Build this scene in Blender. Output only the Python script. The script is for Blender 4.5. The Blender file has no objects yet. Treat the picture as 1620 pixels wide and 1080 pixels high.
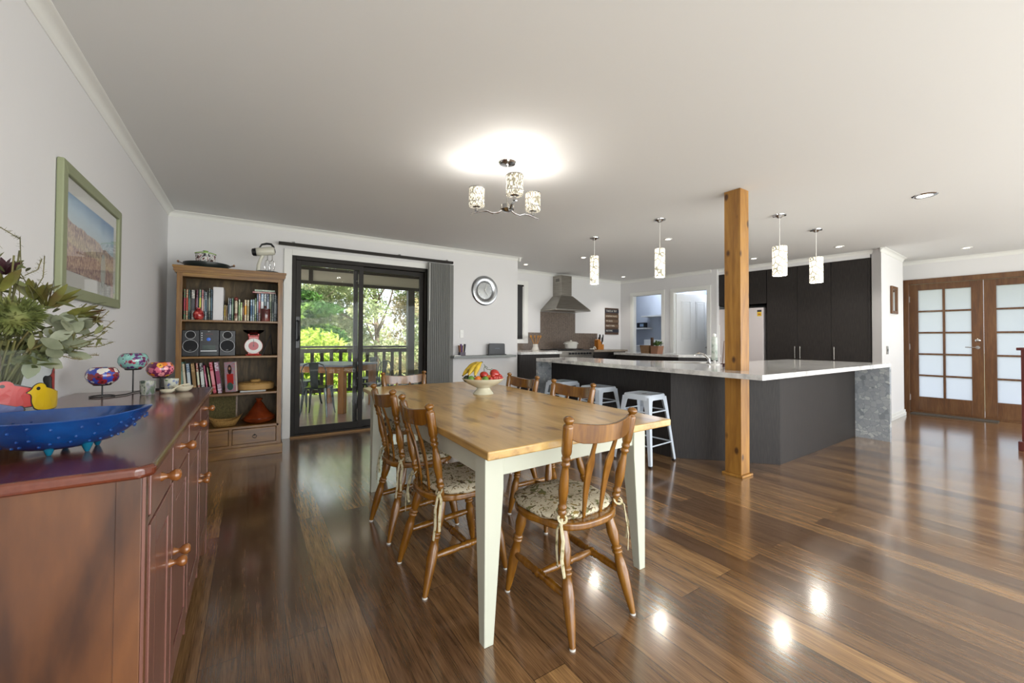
import bpy, bmesh, math, random
from mathutils import Vector, Matrix
R_ = math.radians
random.seed(7)
SC = bpy.context.scene
COL = SC.collection

# ------------------------------------------------------------------ camera
FPX, YAW, PITCH, ROLL, CY = 640.4, .5744, .0152, .0045, 526.3
fw = Vector((math.sin(YAW)*math.cos(PITCH), math.cos(YAW)*math.cos(PITCH), math.sin(PITCH)))
rt = Vector((math.cos(YAW), -math.sin(YAW), 0)); up = rt.cross(fw)
rt2 = rt*math.cos(ROLL)+up*math.sin(ROLL); up2 = up*math.cos(ROLL)-rt*math.sin(ROLL)
cam_d = bpy.data.cameras.new('camera'); cam = bpy.data.objects.new('camera', cam_d); COL.objects.link(cam)
mw = Matrix((rt2, up2, -fw)).transposed().to_4x4(); mw.translation = (0, 0, 1.2); cam.matrix_world = mw
cam_d.sensor_width = 36; cam_d.sensor_fit = 'HORIZONTAL'; cam_d.lens = 36*FPX/1620
cam_d.shift_y = -(540-CY)/1620; cam_d.clip_start = .05; cam_d.clip_end = 300
SC.camera = cam
H = 2.54

# ------------------------------------------------------------------ world, sun, exposure
def S(h, a=1.0):
    h = h.lstrip('#'); c = [int(h[i:i+2], 16)/255 for i in (0, 2, 4)]
    c = [x/12.92 if x <= .04045 else ((x+.055)/1.055)**2.4 for x in c]
    return (*c, a)
w = bpy.data.worlds.new('sky'); SC.world = w; w.use_nodes = True
nt = w.node_tree; nt.nodes.clear()
wo = nt.nodes.new('ShaderNodeOutputWorld'); bg = nt.nodes.new('ShaderNodeBackground')
tc = nt.nodes.new('ShaderNodeTexCoord'); sx = nt.nodes.new('ShaderNodeSeparateXYZ'); rp = nt.nodes.new('ShaderNodeValToRGB')
rp.color_ramp.elements[0].position = .48; rp.color_ramp.elements[0].color = (.62, .66, .66, 1)
rp.color_ramp.elements[1].position = .62; rp.color_ramp.elements[1].color = (.80, .88, 1.0, 1)
mp = nt.nodes.new('ShaderNodeMath'); mp.operation = 'MULTIPLY_ADD'; mp.inputs[1].default_value = .5; mp.inputs[2].default_value = .5
nt.links.new(tc.outputs['Generated'], sx.inputs[0]); nt.links.new(sx.outputs['Z'], mp.inputs[0])
nt.links.new(mp.outputs[0], rp.inputs[0]); nt.links.new(rp.outputs[0], bg.inputs[0]); nt.links.new(bg.outputs[0], wo.inputs[0])
bg.inputs[1].default_value = 1.9
sd = bpy.data.lights.new('sun', 'SUN'); sd.energy = 9; sd.angle = R_(1.0); sd.color = (1, .95, .86)
so = bpy.data.objects.new('sun', sd); COL.objects.link(so)
so.rotation_euler = Vector((.25, .75, -.95)).to_track_quat('-Z', 'Y').to_euler()
def fill_light(name, loc, target, sx_, sy_, e, col=(.97, .985, 1)):
    # added area lights brighten the room, standing in for unseen windows behind the viewer
    l = bpy.data.lights.new(name, 'AREA'); l.shape = 'RECTANGLE'; l.size = sx_; l.size_y = sy_; l.energy = e; l.color = col
    o = bpy.data.objects.new(name, l); COL.objects.link(o); o.location = loc
    o.rotation_euler = (Vector(target)-Vector(loc)).to_track_quat('-Z', 'Y').to_euler(); return o
fill_light('fill_light_rear', (3.6, -2.15, 1.25), (3.6, 2, 1.9), 8.2, 2.2, 150)
fill_light('fill_light_side', (9.0, -1.9, 1.25), (4.5, 2.5, 1.6), 2.6, 2.1, 30)
vs = SC.view_settings; vs.view_transform = 'Standard'; vs.look = 'None'; vs.exposure = .95; vs.gamma = 1; vs.use_curve_mapping = False

# ------------------------------------------------------------------ helpers
class MB:
    def __init__(s): s.v = []; s.f = []; s.m = []
    def add(s, vs, fs, M=None, mi=0):
        n = len(s.v)
        for p in vs:
            p = Vector(p)
            if M is not None: p = M @ p
            s.v.append(p)
        for f in fs: s.f.append([i+n for i in f]); s.m.append(mi)
        return s
    def box(s, x0, x1, y0, y1, z0, z1, M=None, mi=0):
        vs = [(x, y, z) for z in (z0, z1) for y in (y0, y1) for x in (x0, x1)]
        return s.add(vs, [(0, 2, 3, 1), (4, 5, 7, 6), (0, 1, 5, 4), (2, 6, 7, 3), (0, 4, 6, 2), (1, 3, 7, 5)], M, mi)
    def prism(s, poly, z0, z1, M=None, mi=0, axis='z'):
        n = len(poly)
        def P(a, b, c):
            return {'z': (a, b, c), 'y': (a, c, b), 'x': (c, a, b)}[axis]
        vs = [P(a, b, z0) for a, b in poly]+[P(a, b, z1) for a, b in poly]
        fs = [list(range(n))[::-1], list(range(n, 2*n))]+[(i, (i+1) % n, n+(i+1) % n, n+i) for i in range(n)]
        return s.add(vs, fs, M, mi)
    def lathe(s, prof, seg=24, M=None, mi=0, sx=1, sy=1):
        vs = []; fs = []; rings = []
        for r, z in prof:
            if r < 1e-6: rings.append([len(vs)]); vs.append((0, 0, z))
            else:
                rings.append(list(range(len(vs), len(vs)+seg)))
                vs += [(r*sx*math.cos(2*math.pi*k/seg), r*sy*math.sin(2*math.pi*k/seg), z) for k in range(seg)]
        for a, b in zip(rings, rings[1:]):
            for k in range(seg):
                k2 = (k+1) % seg
                if len(a) == 1 and len(b) > 1: fs.append((a[0], b[k2], b[k]))
                elif len(b) == 1 and len(a) > 1: fs.append((a[k], a[k2], b[0]))
                elif len(a) > 1: fs.append((a[k], a[k2], b[k2], b[k]))
        return s.add(vs, fs, M, mi)
    def tube(s, pts, r, seg=8, M=None, mi=0, closed=False, flat=1.0):
        pts = [Vector(p) for p in pts]; n = len(pts)
        rr = r if isinstance(r, (list, tuple)) else [r]*n
        vs = []; up_ = None
        for i, p in enumerate(pts):
            if closed: d = pts[(i+1) % n]-pts[i-1]
            else: d = pts[min(i+1, n-1)]-pts[max(i-1, 0)]
            d.normalize()
            if up_ is None: up_ = Vector((0, 0, 1)) if abs(d.z) < .9 else Vector((1, 0, 0))
            a = d.cross(up_)
            if a.length < 1e-5: a = d.cross(Vector((0, 1, 0)))
            a.normalize(); b = a.cross(d); up_ = b
            for k in range(seg):
                t = 2*math.pi*k/seg
                vs.append(p+a*math.cos(t)*rr[i]+b*math.sin(t)*rr[i]*flat)
        fs = []
        for i in range(n if closed else n-1):
            for k in range(seg):
                j = (i+1) % n; k2 = (k+1) % seg
                fs.append((i*seg+k, i*seg+k2, j*seg+k2, j*seg+k))
        if not closed: fs += [list(range(seg))[::-1], list(range((n-1)*seg, n*seg))]
        return s.add(vs, fs, M, mi)
    def turned(s, p0, p1, prof, seg=14, M=None):
        p0 = Vector(p0); p1 = Vector(p1); L = (p1-p0).length
        q = (p1-p0).to_track_quat('Z', 'Y').to_matrix().to_4x4(); T = Matrix.Translation(p0) @ q
        if M is not None: T = M @ T
        pr = [(0, 0)]+[(r, t*L) for t, r in prof]+[(0, L*prof[-1][0])]
        return s.lathe(pr, seg, T)
    def ball(s, c, r, seg=14, M=None, mi=0, sz=1.0):
        n = max(6, seg//2); T = Matrix.Translation(Vector(c))
        if M is not None: T = M @ T
        return s.lathe([(r*math.sin(math.pi*i/n) if 0 < i < n else 0, -r*sz*math.cos(math.pi*i/n)) for i in range(n+1)], seg, T, mi)
    def build(s, name, mats, parent=None, smooth=True, bevel=0, seg=2, ang=35):
        me = bpy.data.meshes.new(name); me.from_pydata([tuple(p) for p in s.v], [], s.f)
        if not isinstance(mats, (list, tuple)): mats = [mats]
        for m in mats: me.materials.append(m)
        if len(mats) > 1: me.polygons.foreach_set('material_index', s.m)
        bm = bmesh.new(); bm.from_mesh(me); bmesh.ops.recalc_face_normals(bm, faces=bm.faces); bm.to_mesh(me); bm.free()
        if smooth:
            me.polygons.foreach_set('use_smooth', [True]*len(me.polygons)); me.set_sharp_from_angle(angle=R_(ang))
        me.update()
        o = bpy.data.objects.new(name, me); COL.objects.link(o)
        if parent is not None: o.parent = parent
        if bevel:
            b = o.modifiers.new('bevel', 'BEVEL'); b.width = bevel; b.segments = seg; b.limit_method = 'ANGLE'; b.angle_limit = R_(40)
        return o
def tag(o, label, cat, group=None, kind=None):
    o['label'] = label; o['category'] = cat
    if group: o['group'] = group
    if kind: o['kind'] = kind
    return o
def thing(name, label, cat, loc=(0, 0, 0), rz=0, group=None):
    o = bpy.data.objects.new(name, None); COL.objects.link(o); o.empty_display_size = .05
    o.location = loc; o.rotation_euler = (0, 0, rz)
    return tag(o, label, cat, group)
def struct(o): o['kind'] = 'structure'; return o
def sempty(name, loc=(0, 0, 0), rz=0):
    o = bpy.data.objects.new(name, None); COL.objects.link(o); o.location = loc; o.rotation_euler = (0, 0, rz); o['kind'] = 'structure'; return o
def dup(root, loc, rz=None, label=None, group=None):
    r = root.copy(); COL.objects.link(r); r.location = loc
    if rz is not None: r.rotation_euler = (0, 0, rz)
    if label: r['label'] = label
    if group: r['group'] = group
    for ch in list(root.children):
        c = ch.copy(); COL.objects.link(c); c.parent = r
        for g in list(ch.children):
            d = g.copy(); COL.objects.link(d); d.parent = c
    return r
def TR(x=0, y=0, z=0, rx=0, ry=0, rz=0):
    return Matrix.Translation((x, y, z)) @ Matrix.Rotation(rz, 4, 'Z') @ Matrix.Rotation(ry, 4, 'Y') @ Matrix.Rotation(rx, 4, 'X')
def lerp(a, b, t): return a+(b-a)*t

# ------------------------------------------------------------------ materials
def new(name):
    m = bpy.data.materials.new(name); m.use_nodes = True; n = m.node_tree
    return m, n, n.nodes['Principled BSDF']
def mat(name, col, rough=.5, metal=0, spec=.5, coat=0, emis=None, es=0, trans=0):
    m, n, b = new(name); c = S(col) if isinstance(col, str) else (*col, 1)
    b.inputs['Base Color'].default_value = c; b.inputs['Roughness'].default_value = rough; b.inputs['Metallic'].default_value = metal
    b.inputs['Specular IOR Level'].default_value = spec; b.inputs['Coat Weight'].default_value = coat; b.inputs['Transmission Weight'].default_value = trans
    # slight surface unevenness so that nothing is perfectly uniform
    if not trans and emis is None:
        t = n.nodes.new('ShaderNodeTexCoord'); z = n.nodes.new('ShaderNodeTexNoise'); z.inputs['Scale'].default_value = 9; z.inputs['Detail'].default_value = 3
        r = n.nodes.new('ShaderNodeMapRange'); r.inputs['To Min'].default_value = max(0, rough-.06); r.inputs['To Max'].default_value = min(1, rough+.06)
        n.links.new(t.outputs['Object'], z.inputs[0]); n.links.new(z.outputs['Fac'], r.inputs['Value']); n.links.new(r.outputs[0], b.inputs['Roughness'])
    if emis is not None:
        b.inputs['Emission Color'].default_value = S(emis); b.inputs['Emission Strength'].default_value = es
    return m
def texmat(name, cols, scale=(1, 1, 1), kind='noise', s=5, detail=6, dist=0, rough=.5, metal=0, coat=0, spec=.5, bump=0, pos=None, rv=0, coord='Object', constant=False, rdist=.5):
    """A colour ramp driven by a noise, voronoi or wave texture in the object's own coordinates."""
    m, n, b = new(name); N = n.nodes; L = n.links
    t = N.new('ShaderNodeTexCoord'); mp = N.new('ShaderNodeMapping'); mp.inputs['Scale'].default_value = scale
    L.new(t.outputs[coord], mp.inputs[0])
    if kind == 'noise':
        x = N.new('ShaderNodeTexNoise'); x.inputs['Scale'].default_value = s; x.inputs['Detail'].default_value = detail; x.inputs['Distortion'].default_value = dist; x.inputs['Roughness'].default_value = rdist; o = x.outputs['Fac']
    elif kind == 'vor':
        x = N.new('ShaderNodeTexVoronoi'); x.inputs['Scale'].default_value = s
        sp = N.new('ShaderNodeSeparateColor'); L.new(x.outputs['Color'], sp.inputs[0]); o = sp.outputs[0]
    elif kind == 'vord':
        x = N.new('ShaderNodeTexVoronoi'); x.inputs['Scale'].default_value = s; o = x.outputs['Distance']
    elif kind == 'wave':
        x = N.new('ShaderNodeTexWave'); x.inputs['Scale'].default_value = s; x.inputs['Distortion'].default_value = dist; x.inputs['Detail'].default_value = detail; o = x.outputs['Fac']
    L.new(mp.outputs[0], x.inputs[0])
    r = N.new('ShaderNodeValToRGB'); e = r.color_ramp.elements
    if constant: r.color_ramp.interpolation = 'CONSTANT'
    k = len(cols); pos = pos or [.3+.4*i/(k-1) for i in range(k)]
    e[0].position = pos[0]; e[0].color = S(cols[0]); e[1].position = pos[-1]; e[1].color = S(cols[-1])
    for i in range(1, k-1): q = e.new(pos[i]); q.color = S(cols[i])
    L.new(o, r.inputs[0]); L.new(r.outputs[0], b.inputs['Base Color'])
    b.inputs['Roughness'].default_value = rough; b.inputs['Metallic'].default_value = metal; b.inputs['Coat Weight'].default_value = coat; b.inputs['Coat Roughness'].default_value = .12
    b.inputs['Specular IOR Level'].default_value = spec
    if rv:
        mr = N.new('ShaderNodeMapRange'); mr.inputs['To Min'].default_value = rough-rv; mr.inputs['To Max'].default_value = rough+rv
        L.new(o, mr.inputs['Value']); L.new(mr.outputs[0], b.inputs['Roughness'])
    if bump:
        bp = N.new('ShaderNodeBump'); bp.inputs['Strength'].default_value = bump; bp.inputs['Distance'].default_value = .004
        L.new(o, bp.inputs['Height']); L.new(bp.outputs[0], b.inputs['Normal'])
    return m
def wood(name, cols, axis='x', s=3.0, st=14, rough=.35, coat=0, bump=.05, coord='Object', fine=.35):
    """Stretched noise grain along one axis plus a finer pore layer."""
    sc = {'x': (1, st, st), 'y': (st, 1, st), 'z': (st, st, 1)}[axis]
    m, n, b = new(name); N = n.nodes; L = n.links
    t = N.new('ShaderNodeTexCoord'); mp = N.new('ShaderNodeMapping'); mp.inputs['Scale'].default_value = sc; L.new(t.outputs[coord], mp.inputs[0])
    a = N.new('ShaderNodeTexNoise'); a.inputs['Scale'].default_value = s*.35; a.inputs['Detail'].default_value = 4; a.inputs['Distortion'].default_value = 1.2
    c = N.new('ShaderNodeTexNoise'); c.inputs['Scale'].default_value = s*2.2; c.inputs['Detail'].default_value = 5
    L.new(mp.outputs[0], a.inputs[0]); L.new(mp.outputs[0], c.inputs[0])
    mx = N.new('ShaderNodeMix'); mx.inputs[0].default_value = fine; L.new(a.outputs['Fac'], mx.inputs[2]); L.new(c.outputs['Fac'], mx.inputs[3])
    r = N.new('ShaderNodeValToRGB'); e = r.color_ramp.elements; k = len(cols)
    e[0].position = .32; e[0].color = S(cols[0]); e[1].position = .68; e[1].color = S(cols[-1])
    for i in range(1, k-1): q = e.new(.32+.36*i/(k-1)); q.color = S(cols[i])
    L.new(mx.outputs[0], r.inputs[0]); L.new(r.outputs[0], b.inputs['Base Color'])
    b.inputs['Roughness'].default_value = rough; b.inputs['Coat Weight'].default_value = coat; b.inputs['Coat Roughness'].default_value = .1
    bp = N.new('ShaderNodeBump'); bp.inputs['Strength'].default_value = bump; bp.inputs['Distance'].default_value = .003
    L.new(mx.outputs[0], bp.inputs['Height']); L.new(bp.outputs[0], b.inputs['Normal'])
    return m
def glassmat(name, tint=(1, 1, 1), refl=.5, fres=1.25):
    m, n, b = new(name); N = n.nodes; L = n.links; out = N['Material Output']; N.remove(b)
    tr = N.new('ShaderNodeBsdfTransparent'); tr.inputs[0].default_value = (*tint, 1)
    gl = N.new('ShaderNodeBsdfGlossy'); gl.inputs['Roughness'].default_value = .02
    fr0 = N.new('ShaderNodeLayerWeight'); fr0.inputs[0].default_value = .5; pw = N.new('ShaderNodeMath'); pw.operation = 'POWER'; pw.inputs[1].default_value = 5
    fr = N.new('ShaderNodeMath'); fr.operation = 'MULTIPLY_ADD'; fr.inputs[1].default_value = refl; fr.inputs[2].default_value = fres*.03; mx = N.new('ShaderNodeMixShader')
    L.new(fr0.outputs['Facing'], pw.inputs[0]); L.new(pw.outputs[0], fr.inputs[0])
    L.new(fr.outputs[0], mx.inputs[0]); L.new(tr.outputs[0], mx.inputs[1]); L.new(gl.outputs[0], mx.inputs[2]); L.new(mx.outputs[0], out.inputs[0])
    return m

M = {}
M['wall'] = mat('wall_paint', '#dbdada', .85, spec=.2)
M['ceil'] = mat('ceiling_paint', '#dddddc', .9, spec=.15)
M['trim'] = mat('white_trim', '#e3e3df', .45)
M['white'] = mat('white_gloss', '#e6e6e2', .35)
M['bluewall'] = mat('laundry_paint', '#c6ccd6', .85, spec=.2)
M['chrome'] = mat('chrome', '#c8c8c8', .12, 1)
M['steel'] = texmat('brushed_steel', ['#8d8880', '#a8a39a'], (1, 1, 30), s=4, rough=.3, metal=1)
M['black'] = mat('black_plastic', '#15161a', .35)
M['blackm'] = mat('black_iron', '#1c1b1c', .5)
M['dframe'] = mat('dark_door_frame', '#231f1b', .5, spec=.25)
M['blind'] = texmat('grey_blind', ['#6d6e6b', '#7c7c79'], (60, 60, 2), s=2, rough=.8)
M['clear'] = glassmat('clear_glass', (.97, .98, .98), refl=.3, fres=.25)
M['cab'] = texmat('charcoal_laminate', ['#1e1b1a', '#282422', '#322d2a'], (40, 40, 3), s=3, rough=.5, rv=.05, spec=.3)
M['fridge'] = mat('fridge_enamel', '#cfc7c6', .3)
M['counter'] = texmat('pale_stone', ['#a5a5a5', '#cfcecc', '#e4e3e0'], s=9, detail=9, rough=.1, coat=.3, rdist=.65, pos=[.3, .46, .62])
M['red'] = mat('red_enamel', '#b02b22', .25)
M['grey'] = mat('grey_laminate', '#7e8280', .4)
def floor_mat():
    m, n, b = new('bamboo_floor_boards'); N = n.nodes; L = n.links
    t = N.new('ShaderNodeTexCoord'); sp = N.new('ShaderNodeSeparateXYZ'); cb = N.new('ShaderNodeCombineXYZ')
    L.new(t.outputs['Object'], sp.inputs[0]); L.new(sp.outputs['Y'], cb.inputs['X']); L.new(sp.outputs['X'], cb.inputs['Y'])
    br = N.new('ShaderNodeTexBrick'); br.inputs['Scale'].default_value = 1; br.inputs['Brick Width'].default_value = 1.85; br.inputs['Row Height'].default_value = .142
    br.inputs['Mortar Size'].default_value = .0013; br.inputs['Mortar Smooth'].default_value = .3; br.inputs['Bias'].default_value = -.1; br.offset = .37; br.offset_frequency = 2
    br.inputs['Color1'].default_value = (0, 0, 0, 1); br.inputs['Color2'].default_value = (1, 1, 1, 1); br.inputs['Mortar'].default_value = (.5, .5, .5, 1)
    L.new(cb.outputs[0], br.inputs['Vector'])
    # grain
    mp = N.new('ShaderNodeMapping'); mp.inputs['Scale'].default_value = (24, 1.3, 24); L.new(t.outputs['Object'], mp.inputs[0])
    off = N.new('ShaderNodeVectorMath'); off.operation = 'ADD'; cc = N.new('ShaderNodeVectorMath'); cc.operation = 'SCALE'; cc.inputs['Scale'].default_value = 13
    L.new(br.outputs['Color'], cc.inputs[0]); L.new(mp.outputs[0], off.inputs[0]); L.new(cc.outputs[0], off.inputs[1])
    g = N.new('ShaderNodeTexNoise'); g.inputs['Scale'].default_value = 1.3; g.inputs['Detail'].default_value = 6; g.inputs['Distortion'].default_value = .6; L.new(off.outputs[0], g.inputs[0])
    mp2 = N.new('ShaderNodeMapping'); mp2.inputs['Scale'].default_value = (260, 9, 260); L.new(t.outputs['Object'], mp2.inputs[0])
    g2 = N.new('ShaderNodeTexNoise'); g2.inputs['Scale'].default_value = 1; g2.inputs['Detail'].default_value = 3; L.new(mp2.outputs[0], g2.inputs[0])
    r = N.new('ShaderNodeValToRGB'); e = r.color_ramp.elements
    e[0].position = .33; e[0].color = S('#644f3b'); e[1].position = .69; e[1].color = S('#bf9f78'); q = e.new(.5); q.color = S('#967a5b')
    mx = N.new('ShaderNodeMix'); mx.inputs[0].default_value = .5; L.new(g.outputs['Fac'], mx.inputs[2]); L.new(g2.outputs['Fac'], mx.inputs[3]); L.new(mx.outputs[0], r.inputs[0])
    tint = N.new('ShaderNodeValToRGB'); te = tint.color_ramp.elements; te[0].color = S('#a3958e'); te[1].color = S('#fff0d0'); q = te.new(.5); q.color = S('#d3c3b0')
    L.new(br.outputs['Color'], tint.inputs[0])
    mul = N.new('ShaderNodeMix'); mul.data_type = 'RGBA'; mul.blend_type = 'MULTIPLY'; mul.inputs[0].default_value = 1
    L.new(r.outputs[0], mul.inputs[6]); L.new(tint.outputs[0], mul.inputs[7])
    mo = N.new('ShaderNodeMix'); mo.data_type = 'RGBA'; L.new(br.outputs['Fac'], mo.inputs[0]); L.new(mul.outputs[2], mo.inputs[6]); mo.inputs[7].default_value = S('#2a1a10')
    L.new(mo.outputs[2], b.inputs['Base Color'])
    mr = N.new('ShaderNodeMapRange'); mr.inputs['To Min'].default_value = .12; mr.inputs['To Max'].default_value = .3; L.new(mx.outputs[0], mr.inputs['Value']); L.new(mr.outputs[0], b.inputs['Roughness'])
    b.inputs['Specular IOR Level'].default_value = .6; b.inputs['Coat Weight'].default_value = 1.0; b.inputs['Coat Roughness'].default_value = .13
    bp = N.new('ShaderNodeBump'); bp.inputs['Strength'].default_value = .35; bp.inputs['Distance'].default_value = .002; inv = N.new('ShaderNodeMath'); inv.operation = 'SUBTRACT'; inv.inputs[0].default_value = 1
    L.new(br.outputs['Fac'], inv.inputs[1]); L.new(inv.outputs[0], bp.inputs['Height'])
    big = N.new('ShaderNodeTexNoise'); big.inputs['Scale'].default_value = 1; big.inputs['Detail'].default_value = 2
    mp3 = N.new('ShaderNodeMapping'); mp3.inputs['Scale'].default_value = (16, 5, 16); L.new(t.outputs['Object'], mp3.inputs[0]); L.new(mp3.outputs[0], big.inputs[0])
    b2 = N.new('ShaderNodeBump'); b2.inputs['Strength'].default_value = .12; b2.inputs['Distance'].default_value = .003; L.new(big.outputs['Fac'], b2.inputs['Height']); L.new(bp.outputs[0], b2.inputs['Normal'])
    L.new(b2.outputs[0], b.inputs['Normal'])
    return m
M['floor'] = floor_mat()
M['side'] = wood('cherry_veneer', ['#3a2012', '#5d381f', '#7a4d2b'], 'z', 2.6, 4.5, .32, .25, .02, fine=.3)
M['side_sheen'] = wood('cherry_front_sheen', ['#684238', '#764c42', '#80564a'], 'z', 2.5, 12, .3, .45, .02)  # cherry lightened towards mauve; sheen of reflected light painted into the colour
M['sidet'] = wood('cherry_top', ['#4a2012', '#5e2b1a', '#6b3521'], 'y', 2.5, 9, .22, .5, .02)
M['knob'] = wood('knob_wood', ['#74431c', '#8f5a2b'], 'x', 4, 3, .22, .6, 0)
M['oak'] = wood('honey_wood', ['#573408', '#774c12', '#8f611d'], 'z', 4, 8, .24, .5, .02)
M['pine'] = wood('pine_top', ['#94703a', '#b58f50', '#c29c5c', '#ceac70'], 'y', 2.2, 9, .3, .25, .03, fine=.25)
def add_spots(m, col, scale, s_, p0, p1, seed=0):
    n = m.node_tree; N = n.nodes; L = n.links; b = N['Principled BSDF']; t = N.new('ShaderNodeTexCoord'); mp = N.new('ShaderNodeMapping'); mp.inputs['Scale'].default_value = scale; mp.inputs['Location'].default_value = (seed, seed, seed)
    L.new(t.outputs['Object'], mp.inputs[0]); v = N.new('ShaderNodeTexNoise'); v.inputs['Scale'].default_value = s_; v.inputs['Detail'].default_value = 3; L.new(mp.outputs[0], v.inputs[0])
    r = N.new('ShaderNodeValToRGB'); e = r.color_ramp.elements; e[0].position = p0; e[0].color = (0, 0, 0, 1); e[1].position = p1; e[1].color = (1, 1, 1, 1); L.new(v.outputs['Fac'], r.inputs[0])
    src = b.inputs['Base Color'].links[0].from_socket; mx = N.new('ShaderNodeMix'); mx.data_type = 'RGBA'; L.new(r.outputs[0], mx.inputs[0]); L.new(src, mx.inputs[6]); mx.inputs[7].default_value = S(col); L.new(mx.outputs[2], b.inputs['Base Color'])
add_spots(M['pine'], '#8a6840', (9, 2.6, 9), 1.5, .57, .68)
M['apron'] = mat('cream_painted_wood', '#bcbeae', .4)
M['case'] = wood('bookcase_wood', ['#553712', '#7a531f', '#96702f'], 'z', 3, 8, .4, .15, .05)
M['casex'] = wood('bookcase_rail_wood', ['#553712', '#7a531f', '#96702f'], 'x', 3, 8, .4, .15, .05)
M['caseback'] = texmat('bookcase_back_board', ['#3d3120', '#5c4b32', '#756141'], (9, 9, 2.2), s=2, detail=6, dist=1.2, rough=.6)
M['post'] = wood('cypress_post', ['#7b5220', '#9a6c2d', '#b1833b'], 'z', 2.6, 9, .4, .15, .03)
M['deckw'] = texmat('deck_boards', ['#8f7670', '#b39a92'], (.6, 12, 1), s=3, rough=.3, coat=.4)
M['door'] = wood('merbau_door', ['#4c2f19', '#613e20', '#70502f'], 'z', 4, 10, .4, .2, .03)
# ------------------------------------------------------------------ room shell
XL, YB, XR, YK = -.739, 5.539, 3.69, 6.5
o = struct(MB().box(-.9, 10.6, -2.3, 5.60, -.12, 0).box(3.60, 10.6, 5.60, 8.6, -.12, 0).build('floor', M['floor'], smooth=False))
struct(MB().box(-.9, 10.6, -2.3, 5.66, H, H+.1).box(3.6, 10.6, 5.66, 8.6, H, H+.1).build('ceiling', M['ceil'], smooth=False))
struct(MB().box(-.9, 10.6, -5.5, -2.32, H+.02, H+.1).build('ceiling_light_block', M['ceil'], smooth=False))  # unseen slab added to cut the warm sun bounce on the ceiling
struct(MB().box(XL-.12, XL, -2.3, YB+.12, 0, H).build('wall_left', M['wall'], smooth=False))
DX0, DX1, DZ = .415, 2.14, 2.20     # sliding door opening
mb = MB().box(XL, DX0, YB, YB+.12, 0, H).box(DX0, DX1, YB, YB+.12, DZ, H).box(DX1, XR, YB, YB+.12, 0, H)
struct(mb.build('wall_back', M['wall'], smooth=False))
struct(MB().box(XR-.1, XR, YB+.12, YK, 0, H).build('wall_return', M['wall'], smooth=False))
mb = MB().box(XR-.1, 3.92, YK, YK+.12, 0, H).box(3.92, 4.47, YK, YK+.12, 0, 1.19).box(3.92, 4.47, YK, YK+.12, 2.25, H).box(4.47, 7.25, YK, YK+.12, 0, H)
struct(mb.build('wall_kitchen', M['wall'], smooth=False))
# wall with the two inner doorways, slightly skewed to the dining room
OA, OB = Vector((7.20, 6.50)), Vector((7.40, 4.42)); od = (OB-OA); OL = od.length; oang = math.atan2(od.y, od.x)
op = sempty('wall_inner', (OA.x, OA.y, 0), oang)
def sy_(y): return (OA.y-y)/abs(math.sin(oang))
s1a, s1b, s2a, s2b = sy_(6.16), sy_(5.46), sy_(5.19), sy_(4.50)
mb = MB().box(0, s1a, 0, .1, 0, H).box(s1a, s1b, 0, .1, 2.18, H).box(s1b, s2a, 0, .1, 0, H).box(s2a, s2b, 0, .1, 2.18, H).box(s2b, OL+.1, 0, .1, 0, H)
struct(mb.build('wall_inner_plaster', M['wall'], op, smooth=False))
for k, (a, b_) in enumerate(((s1a, s1b), (s2a, s2b))):
    t = MB().box(a-.07, a, -.015, 0, 0, 2.18).box(b_, b_+.07, -.015, 0, 0, 2.18).box(a-.07, b_+.07, -.015, 0, 2.18, 2.25)
    t.box(a, a+.012, 0, .1, 0, 2.168).box(b_-.012, b_, 0, .1, 0, 2.168).box(a, b_, 0, .1, 2.168, 2.18)
    struct(t.build('trim_doorway', M['trim'], op, smooth=False, bevel=.003))
# laundry and passage beyond
struct(MB().box(7.3, 9.3, 7.9, 8.0, 0, H).box(8.62, 8.72, 4.3, 7.9, 0, H).box(7.32, 8.62, 5.31, 5.35, 0, H).box(7.2, 7.3, YK, 7.9, 0, H).build('wall_laundry', M['bluewall'], smooth=False))
# wing wall and entry wall
wg = MB().prism([(7.64, 2.0), (8.93, 2.07), (8.93, 2.15), (7.735, 2.135)], 0, H)
struct(wg.build('wall_wing', M['wall'], smooth=False))
struct(MB().prism([(7.80, 1.993), (8.945, 2.055), (8.945, 2.07), (7.80, 2.008)], 0, .09).prism([(7.80, 1.985), (8.95, 2.047), (8.95, 2.06), (7.80, 2.0)], 0, .05).build('baseboard_wing', M['trim'], smooth=False, bevel=.003))
EN = sempty('wall_entry', (9.40, 2.17, 0), math.atan2(-.9976, .0688))
mb = MB().box(-.8, .0, 0, .12, 0, H).box(0, 1.83, 0, .12, 2.23, H).box(1.83, 4.6, 0, .12, 0, H)
struct(mb.build('wall_entry_plaster', M['wall'], EN, smooth=False))
struct(MB().box(-.8, 0, -.02, 0, 0, .09).box(1.83, 4.6, -.02, 0, 0, .09).build('baseboard_entry', M['trim'], EN, smooth=False))
struct(MB().box(8.9, 9.5, 2.9, 3.0, 0, H).build('wall_closet', M['wall'], smooth=False))
struct(MB().box(8.45, 8.55, 2.16, 4.45, 0, H).build('wall_cabinet_back', M['wall'], smooth=False))
fs_ = struct(MB().box(-.058, -.008, -.03, 1.1, 0, H).build('wall_fridge_side', M['wall'], smooth=False)); fs_.location = (7.476, 4.461, 0); fs_.rotation_euler = (0, 0, math.atan2(-.9938, .1115))
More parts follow.
